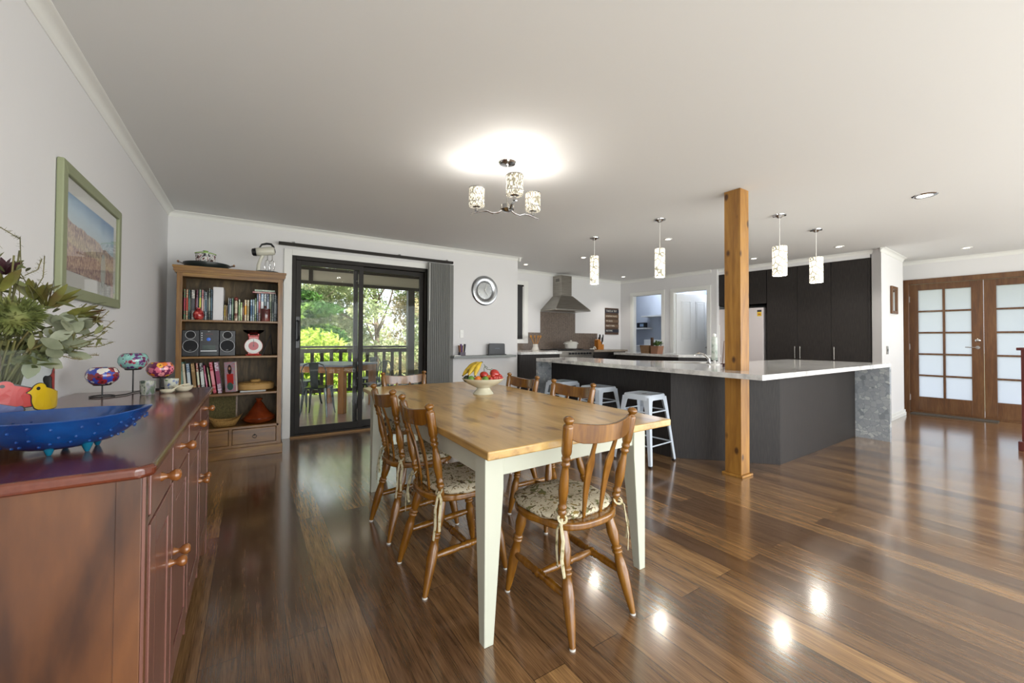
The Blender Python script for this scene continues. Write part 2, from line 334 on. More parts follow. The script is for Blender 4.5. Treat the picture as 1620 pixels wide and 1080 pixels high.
# cornices
def cove(A, B, w=.058, ext0=0, ext1=0):
    A = Vector(A); B = Vector(B); d = (B-A).normalized(); n = Vector((-d.y, d.x)); A = A-d*ext0; B = B+d*ext1   # n points into the room
    prof = [(0, 0), (0, -w), (.004, -w), (.007, -w*.86)]
    for i in range(5):
        a = i/4*math.pi/2; prof.append((.01+(w-.018)*(1-math.cos(a)), -w*.8+(w*.8-.008)*math.sin(a)))
    prof += [(w-.004, -.006), (w, -.004), (w, 0)]
    mb = MB(); k = len(prof); vs = []
    for P in (A, B):
        for u, z in prof: q = P+n*u; vs.append((q.x, q.y, H+z))
    mb.add(vs, [list(range(k)), list(range(k, 2*k))]+[(i, (i+1) % k, k+(i+1) % k, k+i) for i in range(k)])
    return struct(mb.build('trim_cornice', M['trim'], ang=50))
cove((XL, YB), (XL, -2.3)); cove((XR+.058, YB), (XL, YB)); cove((XR, YK), (XR, YB), ext1=.058)
cove((7.25, YK), (XR, YK)); cove(OB, OA)
e0 = Vector((9.40, 2.17)); eu = Vector((.0688, -.9976)); cove(e0+eu*4.6, e0-eu*.8)
cove((8.93, 2.07), (7.64, 2.0), ext1=.05)

# kitchen window, partly hidden behind the corner
wn = sempty('window_1', (0, 0, 0))
t = MB().box(4.47, 4.57, YK-.02, YK, 1.12, 2.33).box(3.85, 4.47, YK-.02, YK, 1.12, 1.19).box(3.85, 4.47, YK-.02, YK, 2.25, 2.33).box(4.455, 4.47, YK, YK+.1, 1.19, 2.25).box(3.92, 4.47, YK, YK+.1, 1.19, 1.2)
t.build('window_frame', M['trim'], wn, smooth=False, bevel=.003)
MB().box(3.92, 4.455, YK+.075, YK+.08, 1.2, 2.25).build('window_pane', M['clear'], wn, smooth=False)
bl = thing('window_blind', 'narrow dark roller blind down over the kitchen window beside the bare wall end', 'blind', (4.17, YK, 2.22))
MB().box(-.24, .27, -.012, -.008, -1.02, 0).build('blind_cloth', M['blackm'], bl, smooth=False)
MB().box(-.24, .29, -.022, .0, 0, .03).build('blind_rail', M['dframe'], bl, smooth=False)

# ------------------------------------------------------------------ sliding door
d1 = sempty('door_1', (0, 0, 0))
t = MB().box(DX0-.085, DX0, YB-.018, YB, 0, DZ+.07).box(DX0, DX1, YB-.018, YB, DZ, DZ+.07).box(DX1, DX1+.08, YB-.018, YB, 0, DZ+.07)
t.build('architrave', M['trim'], d1, smooth=False, bevel=.003)
f = MB().box(DX0, DX0+.045, YB-.01, YB+.11, 0, DZ).box(DX1-.045, DX1, YB-.01, YB+.11, 0, DZ).box(DX0+.045, DX1-.045, YB-.01, YB+.11, DZ-.05, DZ).box(DX0+.045, DX1-.045, YB-.01, YB+.11, 0, .035)
f.build('door_frame', M['dframe'], d1, smooth=False, bevel=.003)
def sash(x0, x1, y, nm, st=.055):
    e = MB().box(x0, x0+st, y, y+.03, .036, DZ-.052).box(x1-st, x1, y, y+.03, .036, DZ-.052).box(x0+st, x1-st, y, y+.03, .036, .12).box(x0+st, x1-st, y, y+.03, DZ-.11, DZ-.052)
    p = e.build(nm, M['dframe'], d1, smooth=False, bevel=.002)
    MB().box(x0+st, x1-st, y+.012, y+.017, .12, DZ-.11).build('glass_pane', M['clear'], p, smooth=False)
    return p
s1 = sash(DX0+.047, 1.25, YB+.005, 'sliding_sash'); s2 = sash(1.14, DX1-.047, YB+.06, 'fixed_sash')
h = MB().tube([(.478, YB, 1.17), (.49, YB-.07, 1.18), (.492, YB-.085, 1.21), (.492, YB-.085, 1.37), (.49, YB-.07, 1.40), (.478, YB, 1.41)], .011, 8).box(.465, .505, YB-.004, YB+.006, 1.08, 1.46)
h.build('door_handle', M['black'], s1, bevel=.001)
struct(MB().box(DX0, DX1, YB-.05, YB-.008, 0, .018).build('trim_door_sill', mat('sill_wood', '#8f6c42', .5), smooth=False, bevel=.003))
# vertical blind drawn to the right
vb = thing('vertical_blind', 'grey vertical blind stacked at the right side of the sliding glass door', 'blind', (2.31, YB-.06, 0))
tr = MB().box(-2.04, .19, -.025, .012, 2.30, 2.335)
tr.build('blind_track', M['dframe'], vb, smooth=False, bevel=.003)
for i in range(13):
    x = -.165+i*.0275
    MB().box(-.045, .045, -.0008, .0008, .02, 2.285, TR(x, -.012, 0, rz=R_(24))).build('blind_slat', M['blind'], vb, smooth=False)
MB().tube([(-.185, -.05, 2.27), (-.185, -.05, 1.45)], .005, 6).build('blind_wand', M['white'], vb)
for bx in (-1.9, -.62, .08): MB().box(bx, bx+.03, -.01, .055, 2.335, 2.35).build('blind_bracket', M['chrome'], vb, smooth=False)

# ------------------------------------------------------------------ entry doors
fg = bpy.data.materials.new('frosted_glass'); fg.use_nodes = True; n_ = fg.node_tree; n_.nodes.remove(n_.nodes['Principled BSDF'])
a = n_.nodes.new('ShaderNodeBsdfTranslucent'); a.inputs[0].default_value = (.68, .70, .73, 1); g = n_.nodes.new('ShaderNodeBsdfGlossy'); g.inputs['Roughness'].default_value = .25
x = n_.nodes.new('ShaderNodeMixShader'); x.inputs[0].default_value = .06
n_.links.new(a.outputs[0], x.inputs[1]); n_.links.new(g.outputs[0], x.inputs[2]); n_.links.new(x.outputs[0], n_.nodes['Material Output'].inputs[0])
d2 = sempty('door_2', (9.40, 2.17, 0), EN.rotation_euler.z)
t = MB().box(-.0, .065, -.03, .12, 0, 2.23).box(1.765, 1.83, -.03, .12, 0, 2.23).box(.065, 1.765, -.03, .12, 2.15, 2.23).box(.06, 1.77, 0, .12, 0, .022)
t.build('door_frame', M['door'], d2, smooth=False, bevel=.003)
for k, s0 in enumerate((.067, .892)):
    s1_ = s0+.822; gx0, gx1, gz0, gz1 = s0+.105, s1_-.125, .27, 2.045
    if k: gx0, gx1 = s0+.125, s1_-.105
    mb = MB().box(s0, gx0, .02, .06, .023, 2.147).box(gx1, s1_, .02, .06, .023, 2.147).box(gx0, gx1, .02, .06, .023, gz0).box(gx0, gx1, .02, .06, gz1, 2.147)
    mb.box((gx0+gx1)/2-.014, (gx0+gx1)/2+.014, .022, .058, gz0, gz1)
    for i in range(1, 5):
        z = lerp(gz0, gz1, i/5)
        mb.box(gx0, (gx0+gx1)/2-.014, .022, .058, z-.013, z+.013).box((gx0+gx1)/2+.014, gx1, .022, .058, z-.013, z+.013)
    L = mb.build('door_leaf', M['door'], d2, smooth=False, bevel=.002)
    for i in range(5):
        for j in range(2):
            xm = (gx0+gx1)/2; xa, xb = ((gx0, xm-.014), (xm+.014, gx1))[j]; za = lerp(gz0, gz1, i/5)+(.013 if i else 0); zb = lerp(gz0, gz1, (i+1)/5)-(.013 if i < 4 else 0)
            MB().box(xa, xb, .038, .042, za, zb).build('frosted_pane', fg, L, smooth=False)
    if k == 0:
        MB().lathe([(0, 0), (.026, 0), (.026, .008), (0, .008)], 20, TR(.827, .02, 1.10, rx=R_(90))).tube([(.827, .01, 1.10), (.827, -.03, 1.10), (.80, -.04, 1.10), (.70, -.04, 1.105)], .008, 8).build('door_handle', M['chrome'], L)
        MB().lathe([(0, 0), (.03, 0), (.03, .008), (.02, .012), (0, .012)], 20, TR(.827, .02, 1.21, rx=R_(90)), sy=.7).build('door_lock', M['chrome'], L)
        for z in (.25, 1.1, 1.9): MB().box(.058, .075, .008, .02, z-.05, z+.05).build('hinge', M['chrome'], L, smooth=False)
mt = texmat('coir', ['#38332c', '#5b544a'], s=120, detail=2, rough=.95, bump=.4)
tag(MB().prism([(9.36, 2.06), (9.13, 2.05), (9.19, 1.12), (9.42, 1.13)], .0, .014).build('door_mat', mt, bevel=.003, smooth=False), 'long dark charcoal door mat in front of the timber entry doors', 'mat')
# wall things on the wing wall
mr_ = thing('wall_mirror', 'small narrow mirror in a brown frame on the white wing wall', 'mirror', (8.28, 2.034, 1.61), math.atan2(.07, 1.29))
MB().box(-.17, -.13, -.03, 0, 0, .42).box(.13, .17, -.03, 0, 0, .42).box(-.13, .13, -.03, 0, 0, .045).box(-.13, .13, -.03, 0, .375, .42).build('frame', M['door'], mr_, smooth=False, bevel=.006)
MB().box(-.13, .13, -.012, -.006, .045, .375).build('mirror_glass', mat('mirror', '#dddddd', .03, 1), mr_, smooth=False)
sw = thing('light_switch', 'small grey light switch on the wing wall above the stone counter end', 'switch', (7.90, 2.013, 1.04), math.atan2(.07, 1.29))
MB().box(-.04, .04, -.01, 0, -.04, .08).build('switch_plate', M['steel'], sw, smooth=False, bevel=.003)
MB().box(-.012, .012, -.016, -.01, 0, .04).build('switch_rocker', M['black'], sw, smooth=False)

# ------------------------------------------------------------------ timber post
pt = MB().box(3.605, 3.745, 1.885, 2.03, .02, H)
def post_mat():
    m = M['post']; n = m.node_tree; N = n.nodes; L = n.links; b = N['Principled BSDF']
    t = N.new('ShaderNodeTexCoord'); mp = N.new('ShaderNodeMapping'); mp.inputs['Scale'].default_value = (4.2, 4.2, 2.4); L.new(t.outputs['Object'], mp.inputs[0])
    v = N.new('ShaderNodeTexVoronoi'); v.inputs['Scale'].default_value = 1.9; L.new(mp.outputs[0], v.inputs[0])
    r = N.new('ShaderNodeValToRGB'); e = r.color_ramp.elements; e[0].position = .09; e[0].color = (1, 1, 1, 1); e[1].position = .19; e[1].color = (0, 0, 0, 1)
    L.new(v.outputs['Distance'], r.inputs[0]); src = b.inputs['Base Color'].links[0].from_socket
    mx = N.new('ShaderNodeMix'); mx.data_type = 'RGBA'; L.new(r.outputs[0], mx.inputs[0]); L.new(src, mx.inputs[6]); mx.inputs[7].default_value = S('#4a2d14'); L.new(mx.outputs[2], b.inputs['Base Color'])
post_mat()
po = thing('timber_post', 'tall square honey coloured timber post with dark knots rising through the island benchtop', 'post', (0, 0, 0))
pt.build('post_shaft', M['post'], po, smooth=False, bevel=.004)
MB().box(3.585, 3.765, 1.865, 2.05, 0, .02).build('post_base_trim', M['post'], po, smooth=False, bevel=.004)
# ------------------------------------------------------------------ dining table
TZ = .785
c4 = [(.735, 1.295), (1.855, 1.33), (1.925, 3.56), (.805, 3.55)]
tb = thing('dining_table', 'large farmhouse dining table with pale pine top and cream painted tapered legs', 'table', (1.33, 2.43, 0))
def loc(p): return (p[0]-1.33, p[1]-2.43)
MB().prism([loc(p) for p in c4], TZ-.034, TZ).build('tabletop', M['pine'], tb, smooth=False, bevel=.006, seg=3)
legs = [(.80, 1.41), (1.735, 1.445), (1.76, 3.27), (.83, 3.27)]
LT = []
for i, (lx, ly) in enumerate(legs):
    sx_ = 1 if i in (0, 3) else -1; sy__ = 1 if i in (0, 1) else -1
    x, y = lx-1.33, ly-2.43; T0, T1 = .036, .018
    cx, cy = x+sx_*.036*0, y
    # outer faces straight, inner faces taper towards the foot
    mb = MB(); rings = []
    for z, wd in ((0, .042), (.60, .085), (TZ-.034, .085)):
        xa, xb = (x-.025, x-.025+wd) if sx_ > 0 else (x+.025-wd, x+.025)
        ya, yb = (y-.025, y-.025+wd) if sy__ > 0 else (y+.025-wd, y+.025)
        rings.append([(xa, ya, z), (xb, ya, z), (xb, yb, z), (xa, yb, z)])
    vs = [p for r in rings for p in r]; fs = [(3, 2, 1, 0), (8, 9, 10, 11)]
    for k in (0, 4): fs += [(k+j, k+(j+1) % 4, k+4+(j+1) % 4, k+4+j) for j in range(4)]
    mb.add(vs, fs).build('leg', M['apron'], tb, smooth=False, bevel=.003)
    LT.append((x, y))
def apron(a, b):
    a = Vector(a); b = Vector(b); d = (b-a).normalized(); n = Vector((-d.y, d.x))*.011
    a = a+d*.05; b = b-d*.05
    MB().prism([tuple(a-n), tuple(b-n), tuple(b+n), tuple(a+n)], TZ-.135, TZ-.034).build('apron', M['apron'], tb, smooth=False, bevel=.002)
for i in range(4):
    a, b = LT[i], LT[(i+1) % 4]; apron(a, b)

# ------------------------------------------------------------------ dining chairs
LEGP = [(t_, r_*1.28) for t_, r_ in [(0, .013), (.06, .016), (.2, .0205), (.3, .0165), (.335, .013), (.35, .0185), (.365, .019), (.378, .0135), (.39, .0185), (.405, .0185), (.42, .014), (.5, .018), (.6, .0205), (.8, .0165), (1, .0095)]]
POSTP = [(t_, r_*1.1) for t_, r_ in [(0, .0115), (.05, .013), (.09, .0135), (.1, .017), (.12, .0175), (.135, .013), (.15, .017), (.17, .0172), (.185, .0125), (.22, .0155), (.32, .0195), (.42, .017), (.52, .0125), (.545, .012), (.555, .017), (.575, .0175), (.59, .0125), (.605, .0165), (.625, .0165), (.64, .014), (.66, .018), (.68, .0195), (.9, .0195), (.915, .018), (.925, .012), (.935, .0115), (.945, .016), (.96, .0195), (.975, .0195), (.99, .014), (1, 0.001)]]
STRP = [(t_, r_*1.3) for t_, r_ in [(0, .009), (.15, .0125), (.3, .014), (.4, .011), (.43, .0145), (.455, .011), (.48, .0155), (.52, .0155), (.545, .011), (.57, .0145), (.6, .011), (.7, .014), (.85, .0125), (1, .009)]]
def superel(w, d, n=2.7, k=36, rear=1.0):
    out = []
    for i in range(k):
        a = 2*math.pi*i/k; c, s = math.cos(a), math.sin(a)
        out.append((w*math.copysign(abs(c)**(2/n), c)*(1 if s > 0 else rear), d*math.copysign(abs(s)**(2/n), s)))
    return out
def floral():
    m, n, b = new('floral_cushion_fabric'); N = n.nodes; L = n.links; t = N.new('ShaderNodeTexCoord')
    def lay(scale, thr, col, prev, seed, soft=.02, dist=.0):
        mp = N.new('ShaderNodeMapping'); mp.inputs['Location'].default_value = (seed, seed*.7, 0); L.new(t.outputs['Object'], mp.inputs[0])
        nz = N.new('ShaderNodeTexNoise'); nz.inputs['Scale'].default_value = scale; nz.inputs['Detail'].default_value = 2.5; nz.inputs['Distortion'].default_value = dist; L.new(mp.outputs[0], nz.inputs[0])
        r = N.new('ShaderNodeValToRGB'); e = r.color_ramp.elements; e[0].position = thr; e[0].color = (0, 0, 0, 1); e[1].position = thr+soft; e[1].color = (1, 1, 1, 1); L.new(nz.outputs['Fac'], r.inputs[0])
        mx = N.new('ShaderNodeMix'); mx.data_type = 'RGBA'; L.new(r.outputs[0], mx.inputs[0]); L.new(prev, mx.inputs[6]); mx.inputs[7].default_value = S(col); return mx.outputs[2]
    base = N.new('ShaderNodeRGB'); base.outputs[0].default_value = S('#c0b7a0')
    c = lay(19, .59, '#6c6c46', base.outputs[0], 3, dist=1.2); c = lay(22, .61, '#574a36', c, 11, dist=1.5); c = lay(85, .60, '#7d6c50', c, 5); c = lay(16, .64, '#857140', c, 23, dist=1.5)
    L.new(c, b.inputs['Base Color']); b.inputs['Roughness'].default_value = .85; b.inputs['Specular IOR Level'].default_value = .2; return m
M['floral'] = floral()
M['tie'] = texmat('tie_fabric', ['#6f6840', '#bcb28e', '#c9c0a0'], s=45, rough=.9, pos=[.35, .45, .6])
M['glide'] = mat('white_glide', '#c9c7c0', .5)
def make_chair(label):
    t = thing('dining_chair', label, 'chair', (0, 0, 0), 0, 'turned wooden chairs around the dining table')
    pl = superel(.218, .214, 2.6, 40, .93)
    MB().prism(pl, .418, .45).build('seat', M['oak'], t, bevel=.009, seg=3)
    for sx_ in (-1, 1):
        for fr in (1, -1):
            top = (sx_*.135, .135*fr+(.0 if fr > 0 else .0), .42); bot = (sx_*.18, .205*fr-(0 if fr > 0 else .035), .006)
            lg = MB().turned(top, bot, LEGP).build('leg', M['oak'], t, ang=60)
            MB().lathe([(0, 0), (.0125, 0), (.0125, .008), (0, .008)], 12, TR(bot[0], bot[1], 0)).build('glide', M['glide'], lg)
    for sx_ in (-1, 1): MB().turned((sx_*.162, -.198, .17), (sx_*.162, .176, .19), STRP, 12).build('stretcher', M['oak'], t, ang=60)
    MB().turned((-.160, -.01, .18), (.160, -.01, .18), STRP, 12).build('stretcher', M['oak'], t, ang=60)
    for sx_ in (-1, 1):
        MB().turned((sx_*.160, -.150, .448), (sx_*.192, -.232, .90), POSTP, 16).build('back_post', M['oak'], t, ang=60)
    # crest rail, bowed backwards
    mb = MB(); vs = []; n = 14
    for i in range(n+1):
        u = -1+2*i/n; x = u*.178; y = -.222-.042*(1-u*u); zt = .866-.012*(1-u*u)**2+.006*abs(u)**3; zb = .795-.014*(1-abs(u)**3)*1+.012*max(0, abs(u)-.8)/.2
        for dy, z in ((-.009, zb), (.009, zb), (.009, zt), (-.009, zt)): vs.append((x, y+dy-(z-.83)*.12, z))
    fs = [(3, 2, 1, 0), (4*n, 4*n+1, 4*n+2, 4*n+3)]
    for i in range(n): fs += [(4*i+j, 4*i+(j+1) % 4, 4*i+4+(j+1) % 4, 4*i+4+j) for j in range(4)]
    mb.add(vs, fs).build('crest_rail', M['oak'], t, bevel=.003)
    for sx_ in (-1, 1):
        mb = MB(); vs = []; pr_ = [(0, .007), (.1, .008), (.3, .013), (.5, .017), (.62, .02), (.68, .021), (.72, .019), (.8, .011), (.9, .009), (1, .009)]
        for tt, hw in pr_:
            x = sx_*lerp(.050, .062, tt); y = lerp(-.168, -.252, tt)+.012*math.sin(math.pi*tt); z = lerp(.449, .80, tt)
            for a, b in ((-1, -1), (1, -1), (1, 1), (-1, 1)): vs.append((x+a*hw, y+b*.0055, z))
        n = len(pr_)-1; fs = [(3, 2, 1, 0), (4*n, 4*n+1, 4*n+2, 4*n+3)]
        for i in range(n): fs += [(4*i+j, 4*i+(j+1) % 4, 4*i+4+(j+1) % 4, 4*i+4+j) for j in range(4)]
        mb.add(vs, fs).build('back_slat', M['oak'], t, bevel=.002)
    # cushion
    mb = MB(); k = 40; vs = []; fs = []
    rings = [(1.0, .451), (1.035, .462), (1.01, .472), (.9, .482), (.7, .488), (.45, .490), (.2, .488)]
    for sc, z in rings:
        for i, (x, y) in enumerate(superel(.202*sc, .186*sc, 3.0, k)): vs.append((x, y+.022, z+.0025*math.sin(i*1.9)*sc+.0015*math.sin(i*.7+sc*9)))
    for r in range(len(rings)-1): fs += [(r*k+i, r*k+(i+1) % k, (r+1)*k+(i+1) % k, (r+1)*k+i) for i in range(k)]
    fs += [list(range(k))[::-1], list(range((len(rings)-1)*k, len(rings)*k))]
    cu = mb.add(vs, fs).build('seat_cushion', M['floral'], t, ang=80)
    for sx_ in (-1, 1):
        a = MB().tube([(sx_*.145, -.14, .470), (sx_*.175, -.17, .474), (sx_*.19, -.185, .455), (sx_*.188, -.195, .40), (sx_*.200, -.2, .33), (sx_*.19, -.205, .26)], [.006, .007, .006, .007, .007, .006], 6, flat=.3)
        a.tube([(sx_*.18, -.172, .47), (sx_*.20, -.17, .44), (sx_*.215, -.185, .37), (sx_*.205, -.18, .30)], [.006, .007, .007, .006], 6, flat=.3)
        a.tube([(sx_*(.168+.022*math.cos(q)), -.168+.012*math.sin(q), .474+.012*math.sin(q)) for q in [i*math.pi/5 for i in range(11)]], .005, 6, flat=.4)
        a.build('cushion_tie', M['tie'], cu)
    return t
ch = make_chair('turned wooden chair at the near end of the table, its back to the viewer')
ch.location = (1.232, 1.445, 0); ch.rotation_euler = (0, 0, R_(2))
G = 'turned wooden chairs around the dining table'
dup(ch, (.929, 1.985, 0), R_(-90+1), 'turned wooden chair on the sideboard side of the table, nearest the big white corner leg', G)
dup(ch, (.93, 2.58, 0), R_(-90+2), 'turned wooden chair on the sideboard side of the table, farther along towards the glass door', G)
dup(ch, (1.19, 3.43, 0), R_(180), 'turned wooden chair at the head of the table in front of the glass sliding door', G)
dup(ch, (1.735, 2.20, 0), R_(90+6), 'turned wooden chair on the stool side of the table, the one nearer the big post', G)
dup(ch, (1.745, 2.86, 0), R_(90+4), 'turned wooden chair on the stool side of the table, beyond the fruit bowl', G)

# ------------------------------------------------------------------ bar stools
M['stool'] = mat('white_powder_coat', '#c3ccd6', .3)
def make_stool(label):
    t = thing('bar_stool', label, 'stool', group='white metal stools along the island')
    rd = lambda w, r: [(sx_*(w-r)+r*math.cos(a), sy_2*(w-r)+r*math.sin(a)) for sx_, sy_2, a0 in ((1, 1, 0), (-1, 1, 90), (-1, -1, 180), (1, -1, 270)) for a in [R_(a0+i*22.5) for i in range(5)]]
    mb = MB(); rings = [(.156, .612), (.152, .655), (.146, .664), (.125, .664), (.118, .659), (.03, .658)]; vs = []; k = 20
    for w_, z in rings: vs += [(x, y, z) for x, y in rd(w_, .045 if w_ > .1 else .015)]
    fs = []
    for r in range(len(rings)-1): fs += [(r*k+i, r*k+(i+1) % k, (r+1)*k+(i+1) % k, (r+1)*k+i) for i in range(k)]
    fs.append(list(range((len(rings)-1)*k, len(rings)*k)))
    mb.add(vs, fs).build('seat', M['stool'], t, ang=50)
    MB().box(-.035, .035, -.009, .009, .6575, .6592).build('seat_slot', M['black'], t, smooth=False)
    for sx_ in (-1, 1):
        for sy_2 in (-1, 1):
            mb = MB(); vs = []
            for z, c, wd in ((.64, .150, .085), (.60, .154, .06), (.45, .170, .042), (.2, .196, .034), (.015, .215, .028)):
                th = .004
                P = [(0, 0), (-wd, 0), (-wd, -th), (-th*2.5, -th*1.2), (-th, -th*2.5), (-th, -wd), (0, -wd)]
                vs += [((c+px)*sx_, (c+py)*sy_2, z) for px, py in P]
            k = 7; fs = [list(range(k)), list(range(4*k, 5*k))]
            for r in range(4): fs += [(r*k+i, r*k+(i+1) % k, (r+1)*k+(i+1) % k, (r+1)*k+i) for i in range(k)]
            lg = mb.add(vs, fs).build('leg', M['stool'], t, ang=30)
            MB().box(sx_*.188 if sx_ > 0 else -.216, sx_*.216 if sx_ > 0 else -.188, .188 if sy_2 > 0 else -.216, .216 if sy_2 > 0 else -.188, 0, .018).build('rubber_foot', M['black'], lg, smooth=False)
    for z, c in ((.19, .190), (.50, .160)):
        for a, b in (((-c, -c), (c, -c)), ((c, -c), (c, c)), ((c, c), (-c, c)), ((-c, c), (-c, -c))):
            MB().tube([(a[0], a[1], z), (b[0], b[1], z)], .007, 8, flat=1).build('crossbar', M['stool'], t)
    return t
st = make_stool('white metal bar stool at the island, nearest the timber post'); st.location = (3.335, 2.70, 0); st.rotation_euler = (0, 0, R_(5))
dup(st, (3.375, 3.38, 0), R_(3), 'white metal bar stool at the island, the middle one of the row', 'white metal stools along the island')
dup(st, (3.405, 4.05, 0), R_(2), 'white metal bar stool at the far end of the row beside the stone end panel', 'white metal stools along the island')

# ------------------------------------------------------------------ island
def slab(name, outer, holes, z0, z1, m, parent):
    bm = bmesh.new()
    def loop(pts, z):
        v = [bm.verts.new((x, y, z)) for x, y in pts]; return v, [bm.edges.new((v[i], v[(i+1) % len(v)])) for i in range(len(v))]
    for z in (z0, z1):
        E_ = []
        for pts in [outer]+holes: E_ += loop(pts, z)[1]
        bmesh.ops.triangle_fill(bm, use_beauty=True, edges=E_)
    bm.verts.ensure_lookup_table()
    n = sum(len(p) for p in [outer]+holes); i0 = 0
    for pts in [outer]+holes:
        k = len(pts)
        for i in range(k):
            a, b = i0+i, i0+(i+1) % k
            bm.faces.new([bm.verts[a], bm.verts[b], bm.verts[b+n], bm.verts[a+n]])
        i0 += k
    bmesh.ops.recalc_face_normals(bm, faces=bm.faces)
    me = bpy.data.meshes.new(name); bm.to_mesh(me); bm.free(); me.materials.append(m)
    o = bpy.data.objects.new(name, me); COL.objects.link(o); o.parent = parent; return o
IZ0, IZ1 = .888, .93
isl = thing('kitchen_island', 'large dark L shaped kitchen island with pale stone benchtop and stone end panels', 'kitchen island', (0, 0, 0))
outer = [(3.31, 1.57), (6.42, 1.60), (6.42, 2.70), (5.10, 2.70), (4.18, 3.55), (4.16, 4.62), (3.40, 4.62)]
hole_post = [(3.602, 1.882), (3.748, 1.882), (3.748, 2.033), (3.602, 2.033)]
sc_ = Vector((4.36, 2.88)); sd_ = Vector((.735, -.678)); sn_ = Vector((.678, .735))
hs = [tuple(sc_+sd_*a*.26+sn_*b*.17) for a, b in ((-1, -1), (1, -1), (1, 1), (-1, 1))]
slab('benchtop', outer, [hole_post, hs], IZ0, IZ1, M['counter'], isl)
M['terr'] = None
def terrazzo():
    m, n, b = new('stone_end_panel'); N = n.nodes; L = n.links; t = N.new('ShaderNodeTexCoord')
    nz = N.new('ShaderNodeTexNoise'); nz.inputs['Scale'].default_value = 14; nz.inputs['Detail'].default_value = 4; L.new(t.outputs['Object'], nz.inputs[0])
    mx = N.new('ShaderNodeMix'); mx.data_type = 'VECTOR'; mx.inputs[0].default_value = .06; L.new(t.outputs['Object'], mx.inputs[4]); L.new(nz.outputs['Color'], mx.inputs[5])
    v = N.new('ShaderNodeTexVoronoi'); v.inputs['Scale'].default_value = 21; L.new(mx.outputs[1], v.inputs[0])
    sp = N.new('ShaderNodeSeparateColor'); L.new(v.outputs['Color'], sp.inputs[0])
    r = N.new('ShaderNodeValToRGB'); e = r.color_ramp.elements; e[0].position = 0; e[0].color = S('#71767a'); e[1].position = 1; e[1].color = S('#b3b5b4')
    for p_, c in ((.12, '#8b9095'), (.5, '#94989b'), (.8, '#9da1a3')): q = e.new(p_); q.color = S(c)
    L.new(sp.outputs[0], r.inputs[0])
    v2 = N.new('ShaderNodeTexVoronoi'); v2.feature = 'DISTANCE_TO_EDGE'; v2.inputs['Scale'].default_value = 21; L.new(mx.outputs[1], v2.inputs[0])
    r2 = N.new('ShaderNodeValToRGB'); r2.color_ramp.elements[0].color = (1, 1, 1, 1); r2.color_ramp.elements[1].position = .07; r2.color_ramp.elements[1].color = (0, 0, 0, 1); L.new(v2.outputs['Distance'], r2.inputs[0])
    m2 = N.new('ShaderNodeMix'); m2.data_type = 'RGBA'; L.new(r2.outputs[0], m2.inputs[0]); L.new(r.outputs[0], m2.inputs[6]); m2.inputs[7].default_value = S('#7f858b')
    L.new(m2.outputs[2], b.inputs['Base Color']); b.inputs['Roughness'].default_value = .2; return m
M['terr'] = terrazzo()
MB().box(6.37, 6.42, 1.60, 1.93, 0, IZ0).build('stone_end_panel', M['terr'], isl, smooth=False, bevel=.001)
MB().prism([(3.40, 4.58), (3.66, 4.58), (3.66, 4.62), (3.40, 4.62)], 0, IZ0).build('stone_end_panel', M['terr'], isl, smooth=False, bevel=.001)
def panel(a, b, z0, z1, nm='cabinet_panel', th=.018):
    a = Vector(a); b = Vector(b); d = (b-a).normalized(); n = Vector((-d.y, d.x))*th
    return MB().prism([tuple(a), tuple(b), tuple(b+n), tuple(a+n)], z0, z1).build(nm, M['cab'], isl, smooth=False, bevel=.001)
P0, P1, P2, P3 = (3.64, 4.575), (3.62, 2.60), (4.29, 1.87), (6.365, 1.93)
P2 = (4.30, 1.88)
for a, b in ((P0, P1), (P1, P2), (P2, P3)): panel(a, b, .0, IZ0)
panel((6.365, 2.66), (5.12, 2.66), .0, IZ0); panel((5.1, 2.66), (4.15, 3.52), 0, IZ0); panel((4.12, 3.52), (4.12, 4.575), 0, IZ0)
sk = MB(); zt, zb = IZ1-.002, .74
def ringz(s, z): return [tuple(sc_+sd_*a*.26*s+sn_*b*.17*s)+(z,) for a, b in ((-1, -1), (1, -1), (1, 1), (-1, 1))]
vs = ringz(.995, zt)+ringz(.94, zb)+ringz(.93, zb+.004)+ringz(.985, zt)
sk.add(vs, [(0, 1, 5, 4), (1, 2, 6, 5), (2, 3, 7, 6), (3, 0, 4, 7), (4, 5, 6, 7)])
sk.build('sink_bowl', M['steel'], isl, smooth=False)
# ------------------------------------------------------------------ sideboard
SB = thing('sideboard', 'long cherry wood sideboard with four drawers and turned wooden knobs against the left wall', 'sideboard', (0, 0, 0))
SX0, SX1, SY0, SY1 = -.715, -.19, 1.205, 2.86
tp = MB()
top = [(-.735, 1.17), (-.195, 1.17), (-.172, 1.192), (-.172, 2.885), (-.735, 2.885)]
tp.prism(top, .893, .92).build('top', M['sidet'], SB, smooth=False, bevel=.009, seg=3)
MB().box(SX0, SX1, SY0, SY0+.022, .1, .893).build('end_panel', M['side'], SB, smooth=False)
MB().box(SX0, SX1, SY1-.022, SY1, .1, .893).build('end_panel', M['side'], SB, smooth=False)
MB().box(SX0, SX0+.012, SY0+.022, SY1-.022, .1, .893).build('back_panel', M['side'], SB, smooth=False)
MB().box(SX0+.012, SX1-.03, SY0+.022, SY1-.022, .13, .15).build('bottom_panel', M['side'], SB, smooth=False)
for (a, b) in ((SX0, SY0), (SX1-.05, SY0), (SX0, SY1-.05), (SX1-.05, SY1-.05)):
    MB().box(a, a+(.05 if a == SX0 else .0435), b-.003 if b == SY0 else b, b+.05+(.003 if b != SY0 else 0), 0, .893).build('corner_post', M['side'], SB, smooth=False, bevel=.002)
fr = MB()
n = 4; wd = (SY1-SY0-.06)/n; y0 = SY0+.03
YB4 = [SY0+.03, 1.56, 1.94, 2.36, SY1-.03]
